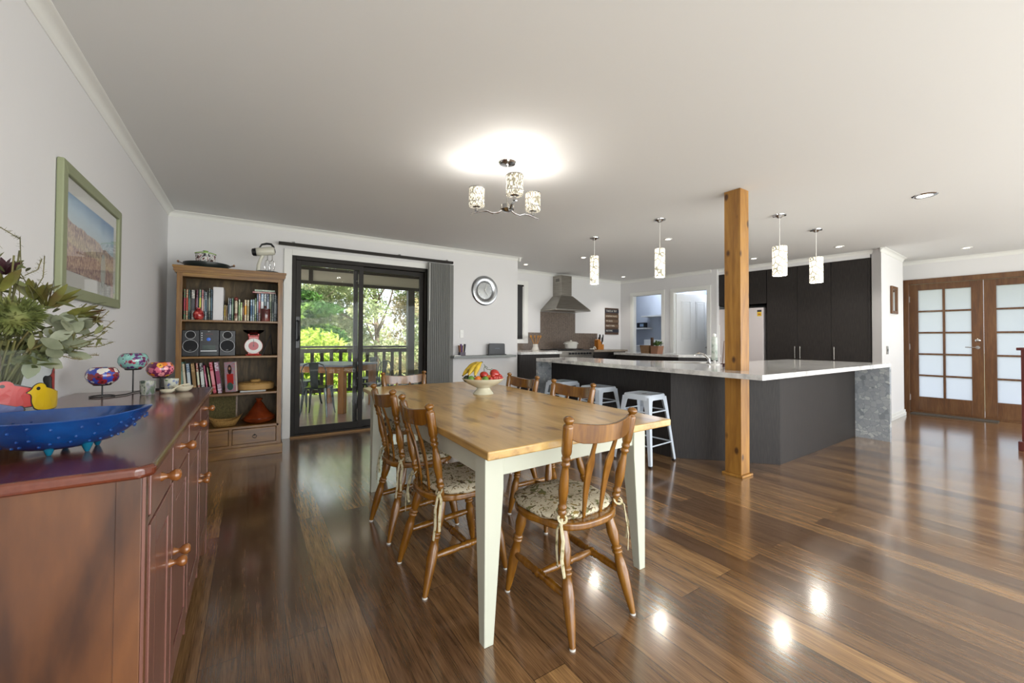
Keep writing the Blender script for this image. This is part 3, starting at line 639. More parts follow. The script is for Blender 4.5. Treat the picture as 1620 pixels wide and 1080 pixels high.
fr.box(SX1-.006, SX1-.001, SY0, SY1, .135, .165).box(SX1-.006, SX1-.001, SY0, SY1, .884, .893).box(SX1-.006, SX1-.001, SY0, SY1, .770, .786)
for i in range(n+1):
    ya, yb = (SY0-.003, YB4[0]) if i == 0 else ((YB4[4], SY1+.003) if i == n else (YB4[i]-.008, YB4[i]+.008))
    fr.box(SX1-.006, SX1-.0005, ya, yb, .1 if 0 < i < n else 0, .8935)
fr.build('face_frame', M['side_sheen'], SB, smooth=False)
def knob(x, y, z, par, m=None, s=1.0):
    MB().lathe([(0, 0), (.0125*s, 0), (.0115*s, .004*s), (.0075*s, .010*s), (.0075*s, .016*s), (.0125*s, .021*s), (.0165*s, .029*s), (.0165*s, .035*s), (.0115*s, .042*s), (0, .044*s)], 18, TR(x, y, z, ry=R_(90))).build('knob', m or M['knob'], par, ang=60)
for i in range(n):
    a, b = YB4[i]+.009, YB4[i+1]-.009
    dr = MB().box(SX1-.018, SX1+.003, a, b, .789, .882).build('drawer', M['side_sheen'], SB, smooth=False, bevel=.003)
    knob(SX1+.003, (a+b)/2-.03, .842, dr, s=.95)
    # shaker door with a raised field
    d = MB().box(SX1-.018, SX1+.003, a, a+.062, .168, .767).box(SX1-.018, SX1+.003, b-.062, b, .168, .767).box(SX1-.018, SX1+.003, a+.062, b-.062, .168, .235).box(SX1-.018, SX1+.003, a+.062, b-.062, .700, .767)
    d = d.build('door', M['side_sheen'], SB, smooth=False, bevel=.002)
    MB().box(SX1-.014, SX1-.007, a+.062, b-.062, .235, .700).box(SX1-.007, SX1+.001, a+.074, b-.074, .247, .688).build('door_panel', M['side_sheen'], d, smooth=False, bevel=.004)
    knob(SX1+.003, (b-.03) if i % 2 == 0 else (a+.03), .55, d, s=.95)

# ------------------------------------------------------------------ bookcase
BC = thing('bookcase', 'tall brown wooden bookcase with open shelves and two bottom drawers beside the sliding door', 'bookcase', (0, 0, 0))
bx0, bx1, by0, by1 = -.585, .285, 4.90, 5.37
SH = [(1.372, .02), (1.017, .02), (.645, .02), (.31, .025)]
MB().box(bx0, bx0+.022, by0+.02, by1, .0, 1.82).build('side_panel', M['case'], BC, smooth=False)
MB().box(bx1-.022, bx1, by0+.02, by1, .0, 1.82).build('side_panel', M['case'], BC, smooth=False)
MB().box(bx0, bx0+.043, by0, by0+.02, .09, 1.82).build('stile', M['case'], BC, smooth=False, bevel=.002)
MB().box(bx1-.043, bx1, by0, by0+.02, .09, 1.82).build('stile', M['case'], BC, smooth=False, bevel=.002)
MB().box(bx0+.022, bx1-.022, by1-.012, by1, .02, 1.82).build('back_board', M['caseback'], BC, smooth=False)
MB().box(bx0+.043, bx1-.043, by0, by0+.02, 1.782, 1.82).build('top_rail', M['casex'], BC, smooth=False)
cr = MB(); prof = [(0, 1.815), (.012, 1.818), (.016, 1.832), (.024, 1.846), (.024, 1.862), (.03, 1.866), (.03, 1.882)]
for (d0, za), (d1_, zb) in zip(prof, prof[1:]):
    if zb > za: cr.box(bx0-max(d0, d1_), bx1+max(d0, d1_), by0-max(d0, d1_), by1, za, zb)
cr.build('cornice', M['casex'], BC, smooth=False)
for z, th in SH:
    MB().box(bx0+.022, bx1-.022, by0+(.004 if z > .5 else 0.0), by1-.012, z-th, z).build('shelf', M['casex'], BC, smooth=False, bevel=.002)
MB().box(bx0-.012, bx1+.014, by0-.016, by1, 0, .10).build('plinth', M['casex'], BC, smooth=False, bevel=.003)
MB().box(bx0+.043, bx1-.043, by0+.001, by0+.02, .10, .128).box(-.165, -.140, by0+.001, by0+.02, .128, .285).build('drawer_rail', M['casex'], BC, smooth=False)
for a, b in ((bx0+.043, -.165), (-.140, bx1-.043)):
    dr = MB().box(a+.003, b-.003, by0-.004, by0+.018, .131, .282).build('drawer', M['casex'], BC, smooth=False, bevel=.004)
    cxx = (a+b)/2
    MB().ball((cxx, by0-.008, .215), .008, 10).tube([(cxx+.017*math.sin(q), by0-.012, .200+.017*math.cos(q)) for q in [i*math.pi/8 for i in range(16)]], .0025, 6, closed=True).build('ring_pull', M['blackm'], dr)

# books
def bookmat(c1, c2, k):
    return texmat('book_cover', [c1, c1, c2, c1], (3, 3, 9), s=4+k % 5, detail=1, rough=.45, pos=[.3, .47, .53, .6])
M['paper'] = mat('book_pages', '#cfc8b4', .8)
def book(x0, x1, z0, z1, y, c1, c2, label, k, grp, depth=.17, lean=0, cat='book'):
    wdt = x1-x0; hh = z1-z0
    t = thing('book', label, cat, ((x0+x1)/2, y, z0+abs(math.sin(lean))*wdt/2+.0005), 0, grp); t.rotation_euler = (0, lean, 0)
    g = .0012
    m = bookmat(c1, c2, k)
    MB().box(-wdt/2+g, -wdt/2+g+.002, 0, depth, 0, hh).box(wdt/2-g-.002, wdt/2-g, 0, depth, 0, hh).box(-wdt/2+g, wdt/2-g, 0, .002, 0, hh).build('cover', m, t, smooth=False)
    MB().box(-wdt/2+g+.002, wdt/2-g-.002, .002, depth-.005, .003, hh-.004).build('pages', M['paper'], t, smooth=False)
    MB().box(-wdt/2+g+.001, wdt/2-g-.001, -.0006, 0, hh*.30, hh*.72).build('spine_title', mat('spine_title', c2, .5), t, smooth=False)
    return t
top_books = [
 (-.541,-.524,1.666,'#4e8a5c','#a33b4c','green and pink cookbook at the far left end of the top shelf'),
 (-.523,-.505,1.665,'#c9bf9a','#b8402e','cream book with red lettering second from left on the top shelf'),
 (-.503,-.493,1.661,'#2f6e6c','#8fb5a8','thin teal book third from left on the top shelf'),
 (-.492,-.483,1.659,'#2c2a30','#8d8d80','thin black book between the teal book and the white zigzag book'),
 (-.482,-.454,1.662,'#d8d5cc','#4b4b50','thick white book with dark zigzag marks behind the red round vase'),
 (-.452,-.445,1.661,'#1c1c20','#7a3035','very thin black book right of the white zigzag book'),
 (-.444,-.432,1.667,'#6d2234','#b6899a','maroon book above the red round vase'),
 (-.431,-.423,1.663,'#8b8f8f','#5a6a70','thin grey book right of the maroon book'),
 (-.422,-.405,1.670,'#5b8791','#c3c85a','blue green book with a yellow patch on the spine'),
 (-.404,-.386,1.667,'#8f1f35','#d9b2ae','crimson book right of the blue green book'),
 (-.385,-.376,1.660,'#6f8799','#ccd2d6','thin slate blue book right of the crimson book'),
 (-.375,-.362,1.647,'#d4dadb','#5a7b8d','pale white book just right of the red round vase'),
 (-.361,-.349,1.665,'#17181a','#6b6e70','black book right of the pale white book'),
 (-.347,-.333,1.687,'#26372f','#a9b0a0','tall dark green book left of the white ring binder'),
 (-.332,-.315,1.678,'#18222c','#5e7c8d','dark navy book touching the left of the white ring binder'),
 (-.222,-.208,1.53,'#c3b78b','#b79a3b','short cream book touching the right of the white ring binder'),
 (-.207,-.194,1.525,'#bda98a','#8a6b4a','short beige book second right of the white ring binder'),
 (-.190,-.178,1.603,'#cfd2cd','#5c6b78','white spiral bound book right of the short beige book'),
 (-.177,-.163,1.596,'#1f3a63','#d2d8df','navy book with white dotted spine'),
 (-.161,-.143,1.601,'#2d5b3d','#8aa392','dark green book left of the wooden figurine'),
 (-.103,-.087,1.590,'#cfd9bd','#8fb07a','whitish green book just right of the wooden figurine'),
 (-.086,-.068,1.562,'#a6c67d','#d5dfbd','light green short book on the top shelf'),
 (-.067,-.057,1.565,'#9a5a53','#d4b2a8','thin dusty red book right of the light green book'),
 (-.052,-.031,1.590,'#e0d9c3','#d99a2a','white and orange book in the right half of the top shelf'),
 (-.030,-.009,1.590,'#d8d0b4','#9a8f6c','cream book right of the white and orange book'),
 (-.001,.018,1.595,'#a9c0cf','#3b5f86','pale blue book with dark blue title'),
 (.019,.037,1.597,'#b9c8cd','#6c8796','pale grey blue book right of the dark blue titled one'),
 (.038,.052,1.612,'#4f7c48','#c0ccae','green book left of the row under the stacked flat books'),
 (.056,.069,1.660,'#3e5f95','#cdd6e2','blue book leftmost under the stacked flat books'),
 (.070,.090,1.661,'#d3cfd0','#b05a64','white book second under the stacked flat books'),
 (.091,.118,1.662,'#8fb0cc','#e2e6e8','light blue book behind the lidded canister'),
 (.119,.143,1.662,'#c9ced0','#7a8a92','white book behind the knob of the lidded canister'),
 (.144,.165,1.662,'#2d3d5c','#b9c2cf','dark blue book behind the right of the lidded canister'),
 (.167,.190,1.664,'#b6b9a6','#5a6a58','pale olive book right of the canister'),
 (.192,.210,1.664,'#9aa7a5','#39454a','grey book third from the right end of the top shelf'),
 (.212,.229,1.665,'#5f6a70','#b4bcc0','slate book second from the right end of the top shelf'),
 (.230,.241,1.650,'#3c4658','#9ca4b0','thin dark blue book at the right end of the top shelf')]
for k, (a, b, z, c1, c2, lb) in enumerate(top_books): book(a, b, 1.3725, z, 4.985+.004*math.sin(k*2.3), c1, c2, lb, k, 'books on the top shelf')
def flatbook(x0, x1, z0, z1, c1, c2, lb):
    t = thing('book', lb, 'book', ((x0+x1)/2, 4.99, z0), 0, 'books on the top shelf'); hw = (x1-x0)/2; hh = z1-z0
    MB().box(-hw, hw, 0, .15, 0, .002).box(-hw, hw, 0, .15, hh-.002, hh).box(-hw, hw, 0, .003, 0, hh).build('cover', bookmat(c1, c2, 3), t, smooth=False)
    MB().box(-hw+.003, hw-.003, .003, .146, .002, hh-.002).build('pages', M['paper'], t, smooth=False)
flatbook(.018, .222, 1.667, 1.684, '#c9a9a4', '#a8333f', 'pink and red book lying flat on the upright books of the top shelf')
flatbook(.036, .218, 1.685, 1.705, '#9fb5a2', '#dfe4d8', 'pale green book lying flat, topmost of all on the top shelf')
bn = thing('ring_binder', 'big white ring binder standing in the middle of the top shelf', 'binder', (-.269, 4.965, 1.3725))
MB().box(-.042, -.038, 0, .27, 0, .33).box(.038, .042, 0, .27, 0, .33).box(-.038, .038, 0, .004, 0, .33).build('cover', mat('binder_cover', '#d3d1d2', .4), bn, smooth=False, bevel=.002)
MB().box(-.034, .034, .01, .26, .005, .315).build('paper_stack', M['paper'], bn, smooth=False)
# lower shelf books
lean_books = [
 (-.558,-.534,.962,.0,'#4a7f6e','#7fa596','green hardcover book at the left end of the lower book shelf'),
 (-.523,-.501,.948,-.08,'#cbbd9b','#ddd3bb','cream thick book second on the lower book shelf'),
 (-.492,-.464,.947,-.085,'#4c6d8e','#c9d2d4','blue book with a white label on the lower book shelf'),
 (-.455,-.424,.948,-.09,'#bb9a6a','#8a6a3c','tan book in the middle of the lower book shelf'),
 (-.416,-.396,.952,-.09,'#a33a38','#cfd3b8','narrow red topped book right of the tan book'),
 (-.388,-.358,.951,-.09,'#3a2230','#c9cfca','dark plum book with a white label on the lower book shelf'),
 (-.348,-.334,.926,-.13,'#b23a60','#d98aa3','slim bright pink book leaning on the lower book shelf'),
 (-.320,-.307,.905,-.14,'#8c9a6c','#c6ccaa','slim pale green book leaning beside the bright pink one'),
 (-.300,-.270,.956,-.13,'#b3203a','#d88a94','large red book leaning beside the pink patterned ones'),
 (-.262,-.226,.955,-.12,'#c9bcc8','#8d2f55','white and mauve lettered cookbook behind the red covered one')]
for k, (a, b, z, ln, c1, c2, lb) in enumerate(lean_books): book(a, b, .6465, z, 4.985+.003*math.cos(k*1.7), c1, c2, lb, k+2, 'books on the lower book shelf', lean=ln)
# front facing cookbook with a portrait cover
ck = thing('cookbook', 'red cookbook leaning with its dark haired portrait cover turned outwards', 'book', (-.192, 4.99, .653), R_(-38)); ck.rotation_euler = (0, -.06, R_(-32))
MB().box(-.012, .095, 0, .004, 0, .30).box(-.012, .095, .026, .030, 0, .30).box(-.012, -.008, 0, .03, 0, .30).build('cover', bookmat('#b8888f', '#8fa3b0', 1), ck, smooth=False)
MB().box(-.007, .09, .004, .026, .003, .297).build('pages', M['paper'], ck, smooth=False)
cv = MB().lathe([(0, 0), (.03, 0), (.03, .0012), (0, .0012)], 24, TR(.04, -.0002, .055, rx=R_(90)), sy=1.3).build('cover_picture', mat('cover_food', '#3b5a52', .5), ck)
MB().box(.012, .075, -.0012, 0, .075, .18).build('cover_dress', mat('cover_dress', '#b5271f', .5), ck, smooth=False)
MB().lathe([(0, 0), (.02, 0), (.02, .0016), (0, .0016)], 24, TR(.042, -.0002, .225, rx=R_(90)), sy=2.4).build('cover_hair', mat('cover_hair', '#2a1512', .5), ck)
MB().lathe([(0, 0), (.0095, 0), (.0095, .0022), (0, .0022)], 20, TR(.042, -.0002, .235, rx=R_(90)), sy=1.4).build('cover_face', mat('cover_face', '#c08c6c', .5), ck)

# red round vase, canister, figurine
rv = MB().lathe([(0, 0), (.022, 0), (.036, .014), (.045, .036), (.045, .052), (.036, .078), (.020, .098), (.014, .108), (.016, .118), (.011, .118), (.009, .104), (0, .1)], 28)
rvo = rv.build('round_vase', texmat('red_crackle_glaze', ['#6e0d12', '#98161b', '#d06a60'], s=30, rough=.12, coat=.6, pos=[.35, .5, .68]), None, ang=60); rvo.location = (-.42, 4.945, 1.3725)
tag(rvo, 'small round red glossy vase in front of the top shelf books', 'vase')
cn = thing('canister', 'dark maroon lidded canister in front of the right end of the top shelf books', 'canister', (.132, 4.94, 1.3725))
MB().lathe([(0, 0), (.043, 0), (.045, .004), (.045, .118), (.043, .122), (0, .122)], 28).build('canister_body', texmat('maroon_lacquer', ['#30100f', '#551d1c', '#8c5248'], s=8, rough=.15, coat=.5), cn)
MB().lathe([(0, .122), (.047, .122), (.047, .128), (.02, .135), (.010, .137), (.009, .146), (.012, .152), (.010, .160), (0, .162)], 28).build('canister_lid', mat('maroon_lid', '#4a1c1a', .2), cn)
fg2 = thing('figurine', 'small cream and brown painted wooden figurine with a round head on the top shelf', 'figurine', (-.122, 4.975, 1.3725))
MB().lathe([(0, 0), (.014, 0), (.015, .02), (.012, .1), (.013, .19), (.006, .205), (0, .205)], 16).build('figurine_body', texmat('figurine_paint', ['#6b2f22', '#c9bda4', '#d4cab5'], (1, 1, 1), s=22, rough=.4, pos=[.4, .5, .7]), fg2)
MB().ball((0, 0, .222), .018, 16).build('figurine_head', mat('figurine_head', '#7d3a33', .3), fg2)

# stereo with two loudspeakers
def rtext(txt, size, m, parent, loc_, rot, name='lettering', ext=.0006, align='CENTER'):
    cu = bpy.data.curves.new(name, 'FONT'); cu.body = txt; cu.size = size; cu.extrude = ext; cu.align_x = align; cu.align_y = 'CENTER'; cu.materials.append(m)
    tmp = bpy.data.objects.new(name, cu); COL.objects.link(tmp); dg = bpy.context.evaluated_depsgraph_get(); me = bpy.data.meshes.new_from_object(tmp.evaluated_get(dg)); bpy.data.objects.remove(tmp)
    o = bpy.data.objects.new(name, me); COL.objects.link(o); o.parent = parent; o.location = loc_; o.rotation_euler = rot; return o
M['silver'] = mat('silver_ring', '#c2c4c6', .3, .2)
M['let'] = mat('silver_letters', '#c4c8cc', .4)
grille = texmat('speaker_cloth', ['#0e0f12', '#191a1e'], s=300, rough=.8)
def speaker(x, label):
    t = thing('loudspeaker', label, 'loudspeaker', (x, 4.975, 1.0185), 0, 'loudspeakers of the stereo')
    MB().box(-.065, .065, 0, .19, 0, .253).build('cabinet', M['black'], t, smooth=False, bevel=.004)
    for z, r in ((.207, .038), (.100, .059)):
        MB().tube([(r*math.cos(q), -.003, z+r*math.sin(q)) for q in [i*math.pi/18 for i in range(36)]], .0025, 6, closed=True).build('driver_ring', M['silver'], t)
        MB().lathe([(0, -.006), (r*.6, -.002), (r-.002, 0), (r-.002, .004), (0, .004)], 32, TR(0, 0, z, rx=R_(90))).build('driver_cloth', grille, t)
    rtext('JVC', .012, M['let'], t, (0, -.006, .058), (R_(90), 0, 0))
speaker(-.483, 'black loudspeaker with two silver rings standing left of the stereo unit')
speaker(-.190, 'black loudspeaker with two silver rings standing right of the stereo unit')
hf = thing('stereo_unit', 'black mini stereo unit with blue display between its two loudspeakers', 'stereo', (-.337, 4.97, 1.0185))
MB().box(-.078, .078, 0, .22, 0, .258).build('stereo_case', M['black'], hf, smooth=False, bevel=.004)
MB().box(-.052, .052, -.003, 0, .065, .108).build('display_window', mat('display_window', '#39453f', .2), hf, smooth=False)
MB().box(-.066, .062, -.004, 0, .046, .055).build('trim_strip', M['silver'], hf, smooth=False)
MB().box(-.066, .062, -.004, 0, .006, .042).build('cassette_door', mat('cassette_door', '#2b3031', .3), hf, smooth=False, bevel=.002)
MB().lathe([(0, 0), (.017, 0), (.015, .01), (0, .012)], 20, TR(-.004, 0, .165, rx=R_(90))).build('volume_knob', mat('blue_lit_knob', '#16305f', .3, emis='#2f6fe0', es=.25), hf)
MB().box(-.03, .03, -.002, 0, .212, .220).build('red_display', mat('red_display', '#4c1418', .3), hf, smooth=False)
for i in range(4): MB().lathe([(0, 0), (.005, 0), (.005, .004), (0, .004)], 12, TR(-.058, 0, .225-i*.022, rx=R_(90))).build('button', M['silver'], hf)
rtext('JVC', .012, M['let'], hf, (0, -.003, .243), (R_(90), 0, 0))

# kitchen scale
ks = thing('kitchen_scale', 'red retro kitchen scale with a round white dial and dark metal bowl', 'scale', (.032, 4.99, 1.0185))
MB().prism([(-.069, -.05), (.069, -.05), (.069, .06), (-.069, .06)], 0, .01).prism([(-.05, -.03), (.05, -.03), (.05, .05), (-.05, .05)], .01, .035).box(-.045, .045, -.02, .05, .03, .2).build('scale_body', M['red'], ks, smooth=False, bevel=.005)
MB().lathe([(0, 0), (.078, 0), (.08, .01), (.08, .03), (0, .03)], 36, TR(0, -.02, .098, rx=R_(90))).build('dial_case', M['red'], ks)
MB().lathe([(0, 0), (.076, 0), (.076, .002), (0, .002)], 36, TR(0, -.0505, .098, rx=R_(90))).build('dial_face', mat('dial_white', '#d2d1cc', .3), ks)
MB().lathe([(0, 0), (.044, 0), (.044, .0015), (0, .0015)], 36, TR(0, -.053, .098, rx=R_(90))).build('dial_centre', mat('dial_red', '#a3262c', .3), ks)
tk = MB()
for i in range(40):
    a = i*2*math.pi/40; r0 = .068 if i % 5 else .062
    tk.tube([(r0*math.sin(a), -.0532, .098+r0*math.cos(a)), (.073*math.sin(a), -.0532, .098+.073*math.cos(a))], .0008, 4)
tk.build('dial_marks', M['black'], ks)
MB().box(-.002, .002, -.056, -.0546, .098, .165).lathe([(0, 0), (.006, 0), (.006, .004), (0, .004)], 12, TR(0, -.0545, .098, rx=R_(90))).build('dial_pointer', M['black'], ks)
MB().box(-.05, .05, -.02, .05, .2, .208).box(-.048, -.036, -.01, .03, .2, .228).box(.036, .048, -.01, .03, .2, .228).build('bowl_bracket', M['red'], ks, smooth=False, bevel=.002)
MB().lathe([(0, .212), (.03, .214), (.06, .224), (.086, .243), (.097, .262), (.094, .262), (.083, .246), (.058, .229), (.03, .220), (0, .218)], 36, TR(0, .015, 0)).build('weighing_bowl', mat('dark_metal_bowl', '#5a4a4c', .12, 1), ks, ang=60)
bs = MB().tube([(.186, 5.02, 1.240), (.11, 5.0, 1.023)], .0045, 8).tube([(.186, 5.02, 1.240), (.19, 5.02, 1.023)], .004, 8).tube([(.11, 5.0, 1.0232), (.11, 4.96, 1.0232)], .0045, 8).tube([(.19, 5.02, 1.0232), (.19, 5.10, 1.0232)], .004, 8).tube([(.186, 5.02, 1.24), (.21, 5.12, 1.023)], .004, 8).build('cookbook_stand', M['blackm'])
tag(bs, 'thin black metal easel stand right of the red kitchen scale', 'stand')

# woven lidded basket on papers
M['wick'] = texmat('wicker', ['#6d4e24', '#a98144', '#c9a463'], (60, 60, 130), s=2, rough=.75, bump=.4)
pp = MB().box(-.078, .145, 4.945, 5.12, .6465, .659).build('paper_stack', mat('paper_stack', '#b9bdbe', .7)); tag(pp, 'thin stack of grey white papers under the round woven basket', 'papers')
wb = thing('woven_basket', 'flat round woven basket with lid on papers on the lower book shelf', 'basket', (.055, 5.08, .66))
MB().lathe([(0, 0), (.158, 0), (.168, .008), (.17, .058), (.164, .06), (.16, .02), (0, .015)], 48, sy=.85).build('basket_body', mat('basket_band', '#b48e55', .7), wb)
MB().lathe([(0, .078), (.10, .078), (.150, .072), (.163, .06), (.163, .054), (0, .054)], 48, sy=.85).build('basket_lid', M['wick'], wb)
MB().lathe([(0, .105), (.04, .104), (.048, .098), (.048, .079), (0, .079)], 32).build('lid_knob', M['wick'], wb)
tg = thing('tagine', 'terracotta brown conical tagine on the bottom shelf of the bookcase', 'tagine', (.088, 5.075, .311))
TM = texmat('terracotta_glaze', ['#5e2410', '#7a3316', '#8e4020'], (1, 1, 1), s=7, rough=.16, coat=.5)
MB().lathe([(0, 0), (.11, 0), (.15, .03), (.158, .05), (.15, .052), (.13, .03), (0, .015)], 40).build('tagine_base', TM, tg, ang=60)
MB().lathe([(0, .05), (.148, .053), (.150, .062), (.115, .09), (.075, .14), (.045, .19), (.026, .215), (.020, .222), (.033, .240), (.034, .248), (.026, .250), (.018, .236), (0, .234)], 40).build('tagine_lid', TM, tg, ang=50)
bb = MB(); k = 40; vs = []; fs = []
rings = [(.35, .0), (.6, .004), (.85, .03), (1.0, .062), (.97, .062), (.8, .034), (.55, .01), (.3, .007)]
for s_, z in rings:
    for i in range(k):
        a = 2*math.pi*i/k; c, s = math.cos(a), math.sin(a); vs.append((.148*s_*c, .085*s_*s, z+(.058*abs(c)**3 if z > .01 else 0)*s_))
for r in range(len(rings)-1): fs += [(r*k+i, r*k+(i+1) % k, (r+1)*k+(i+1) % k, (r+1)*k+i) for i in range(k)]
fs += [list(range(k)), list(range((len(rings)-1)*k, len(rings)*k))]
o = bb.add(vs, fs).build('bread_basket', M['wick'], None, ang=60); o.location = (-.20, 4.985, .311); tag(o, 'boat shaped pale woven bread basket on the bottom shelf beside the tagine', 'basket')
fm = thing('cane_screen', 'square woven cane panel in a wooden frame leaning at the back of the bottom shelf', 'screen', (-.245, 5.30, .3115)); fm.rotation_euler = (R_(-6), 0, 0)
MB().box(-.14, -.125, -.008, .008, 0, .275).box(.125, .14, -.008, .008, 0, .275).box(-.125, .125, -.008, .008, 0, .015).box(-.125, .125, -.008, .008, .26, .275).build('frame', M['casex'], fm, smooth=False)
MB().box(-.125, .125, -.002, .002, .015, .26).build('cane_weave', texmat('cane', ['#4c4526', '#75693b'], (90, 90, 50), s=1, rough=.8), fm, smooth=False)

# on top of the bookcase
ZT = 1.8825
pa = thing('paella_pan', 'wide shallow black pan with two wooden tipped handles on top of the bookcase', 'pan', (-.375, 5.12, ZT))
PM = mat('black_enamel', '#1f2624', .3)
MB().lathe([(0, 0), (.165, 0), (.18, .012), (.188, .06), (.192, .062), (.185, .064), (.176, .02), (0, .008)], 48).build('pan_body', PM, pa, ang=50)
for s_ in (-1, 1):
    hd = MB().tube([(s_*.185, -.03, .05), (s_*.222, -.026, .065), (s_*.228, 0, .068), (s_*.222, .026, .065), (s_*.185, .03, .05)], .004, 8).build('pan_handle', M['chrome'], pa)
    MB().turned((s_*.226, -.03, .067), (s_*.226, .03, .067), [(0, .008), (.3, .012), (.7, .012), (1, .008)], 12).build('handle_grip', M['knob'], hd)
ep = thing('enamel_pot', 'small patterned enamel pot with a lime green lid standing on the black pan', 'pot', (-.385, 5.10, ZT+.0165))
MB().lathe([(0, 0), (.072, 0), (.08, .01), (.083, .135), (.081, .14), (0, .14)], 36).build('pot_body', texmat('enamel_print', ['#3b3540', '#c7c8c4', '#dcdcd8', '#8d4a55', '#2d3c2f'], s=24, detail=3, dist=1.5, rough=.25, pos=[.36, .42, .54, .6, .66]), ep)
MB().lathe([(0, .14), (.088, .14), (.089, .146), (.06, .156), (.02, .160), (.018, .168), (.026, .174), (0, .176)], 36).build('pot_lid', mat('lime_enamel', '#8fb257', .25), ep, ang=50)
mx = thing('stand_mixer', 'vintage cream stand mixer with black handle and beaters on top of the bookcase', 'mixer', (.150, 5.10, ZT), R_(0))
CR = mat('cream_enamel', '#cfcdbf', .25)
MB().lathe([(0, 0), (.12, 0), (.122, .022), (.10, .034), (0, .036)], 40, sy=.75).build('mixer_base', M['black'], mx)
MB().tube([(-.085, 0, .02), (-.082, 0, .09), (-.065, 0, .16), (-.045, 0, .20)], [.022, .018, .016, .018], 14).build('mixer_arm', CR, mx)
MB().turned((-.11, 0, .232), (.065, -.02, .262), [(0, .03), (.06, .042), (.3, .045), (.8, .046), (.95, .042), (1, .03)], 24).build('motor_head', CR, mx, ang=50)
MB().turned((-.145, .004, .226), (-.105, 0, .232), [(0, .026), (.2, .038), (1, .043)], 24).build('motor_cap', M['black'], mx)
MB().lathe([(0, 0), (.022, 0), (.022, .004), (0, .004)], 20, TR(.0655, -.02, .262, ry=R_(80))).build('front_badge', M['black'], mx)
MB().tube([(-.075, 0, .285), (-.055, 0, .318), (-.01, 0, .334), (.03, -.008, .332), (.052, -.012, .305), (.05, -.012, .29)], [.006, .010, .012, .012, .012, .014], 10).build('carry_handle', M['black'], mx)
for dx in (-.002, .042):
    bt = MB().tube([(dx, -.012, .235), (dx, -.012, .16)], .005, 8).build('beater_shaft', M['chrome'], mx)
    e = MB()
    for q in range(4):
        a = q*math.pi/2+.5; ca, sa = math.cos(a), math.sin(a)
        e.tube([(dx, -.012, .16), (dx+.022*ca, -.012+.022*sa, .145), (dx+.030*ca, -.012+.03*sa, .09), (dx+.02*ca, -.012+.02*sa, .04), (dx, -.012, .03)], .002, 6)
    e.build('beater', M['chrome'], bt)
# ------------------------------------------------------------------ picture on the left wall
PY0, PY1, PZ0, PZ1 = 2.62, 3.60, 1.385, 2.01
pc = thing('framed_print', 'landscape print in a sage green frame on the left white wall', 'picture', (XL, (PY0+PY1)/2, PZ0))
hw = (PY1-PY0)/2; hh = PZ1-PZ0; fwid = .055
SG = mat('sage_paint', '#878d6e', .5)
f = MB().prism([(-hw, 0), (hw, 0), (hw-fwid, fwid), (-hw+fwid, fwid)], .002, .028, axis='x').prism([(-hw, hh), (hw, hh), (hw-fwid, hh-fwid), (-hw+fwid, hh-fwid)], .002, .028, axis='x')
f.prism([(-hw, 0), (-hw, hh), (-hw+fwid, hh-fwid), (-hw+fwid, fwid)], .002, .028, axis='x').prism([(hw, 0), (hw, hh), (hw-fwid, hh-fwid), (hw-fwid, fwid)], .002, .028, axis='x')
f.build('frame', SG, pc, smooth=False, bevel=.005)
MB().box(.004, .012, -hw+fwid, hw-fwid, fwid, hh-fwid).build('mount_board', mat('mount_board', '#cfcfca', .7), pc, smooth=False)
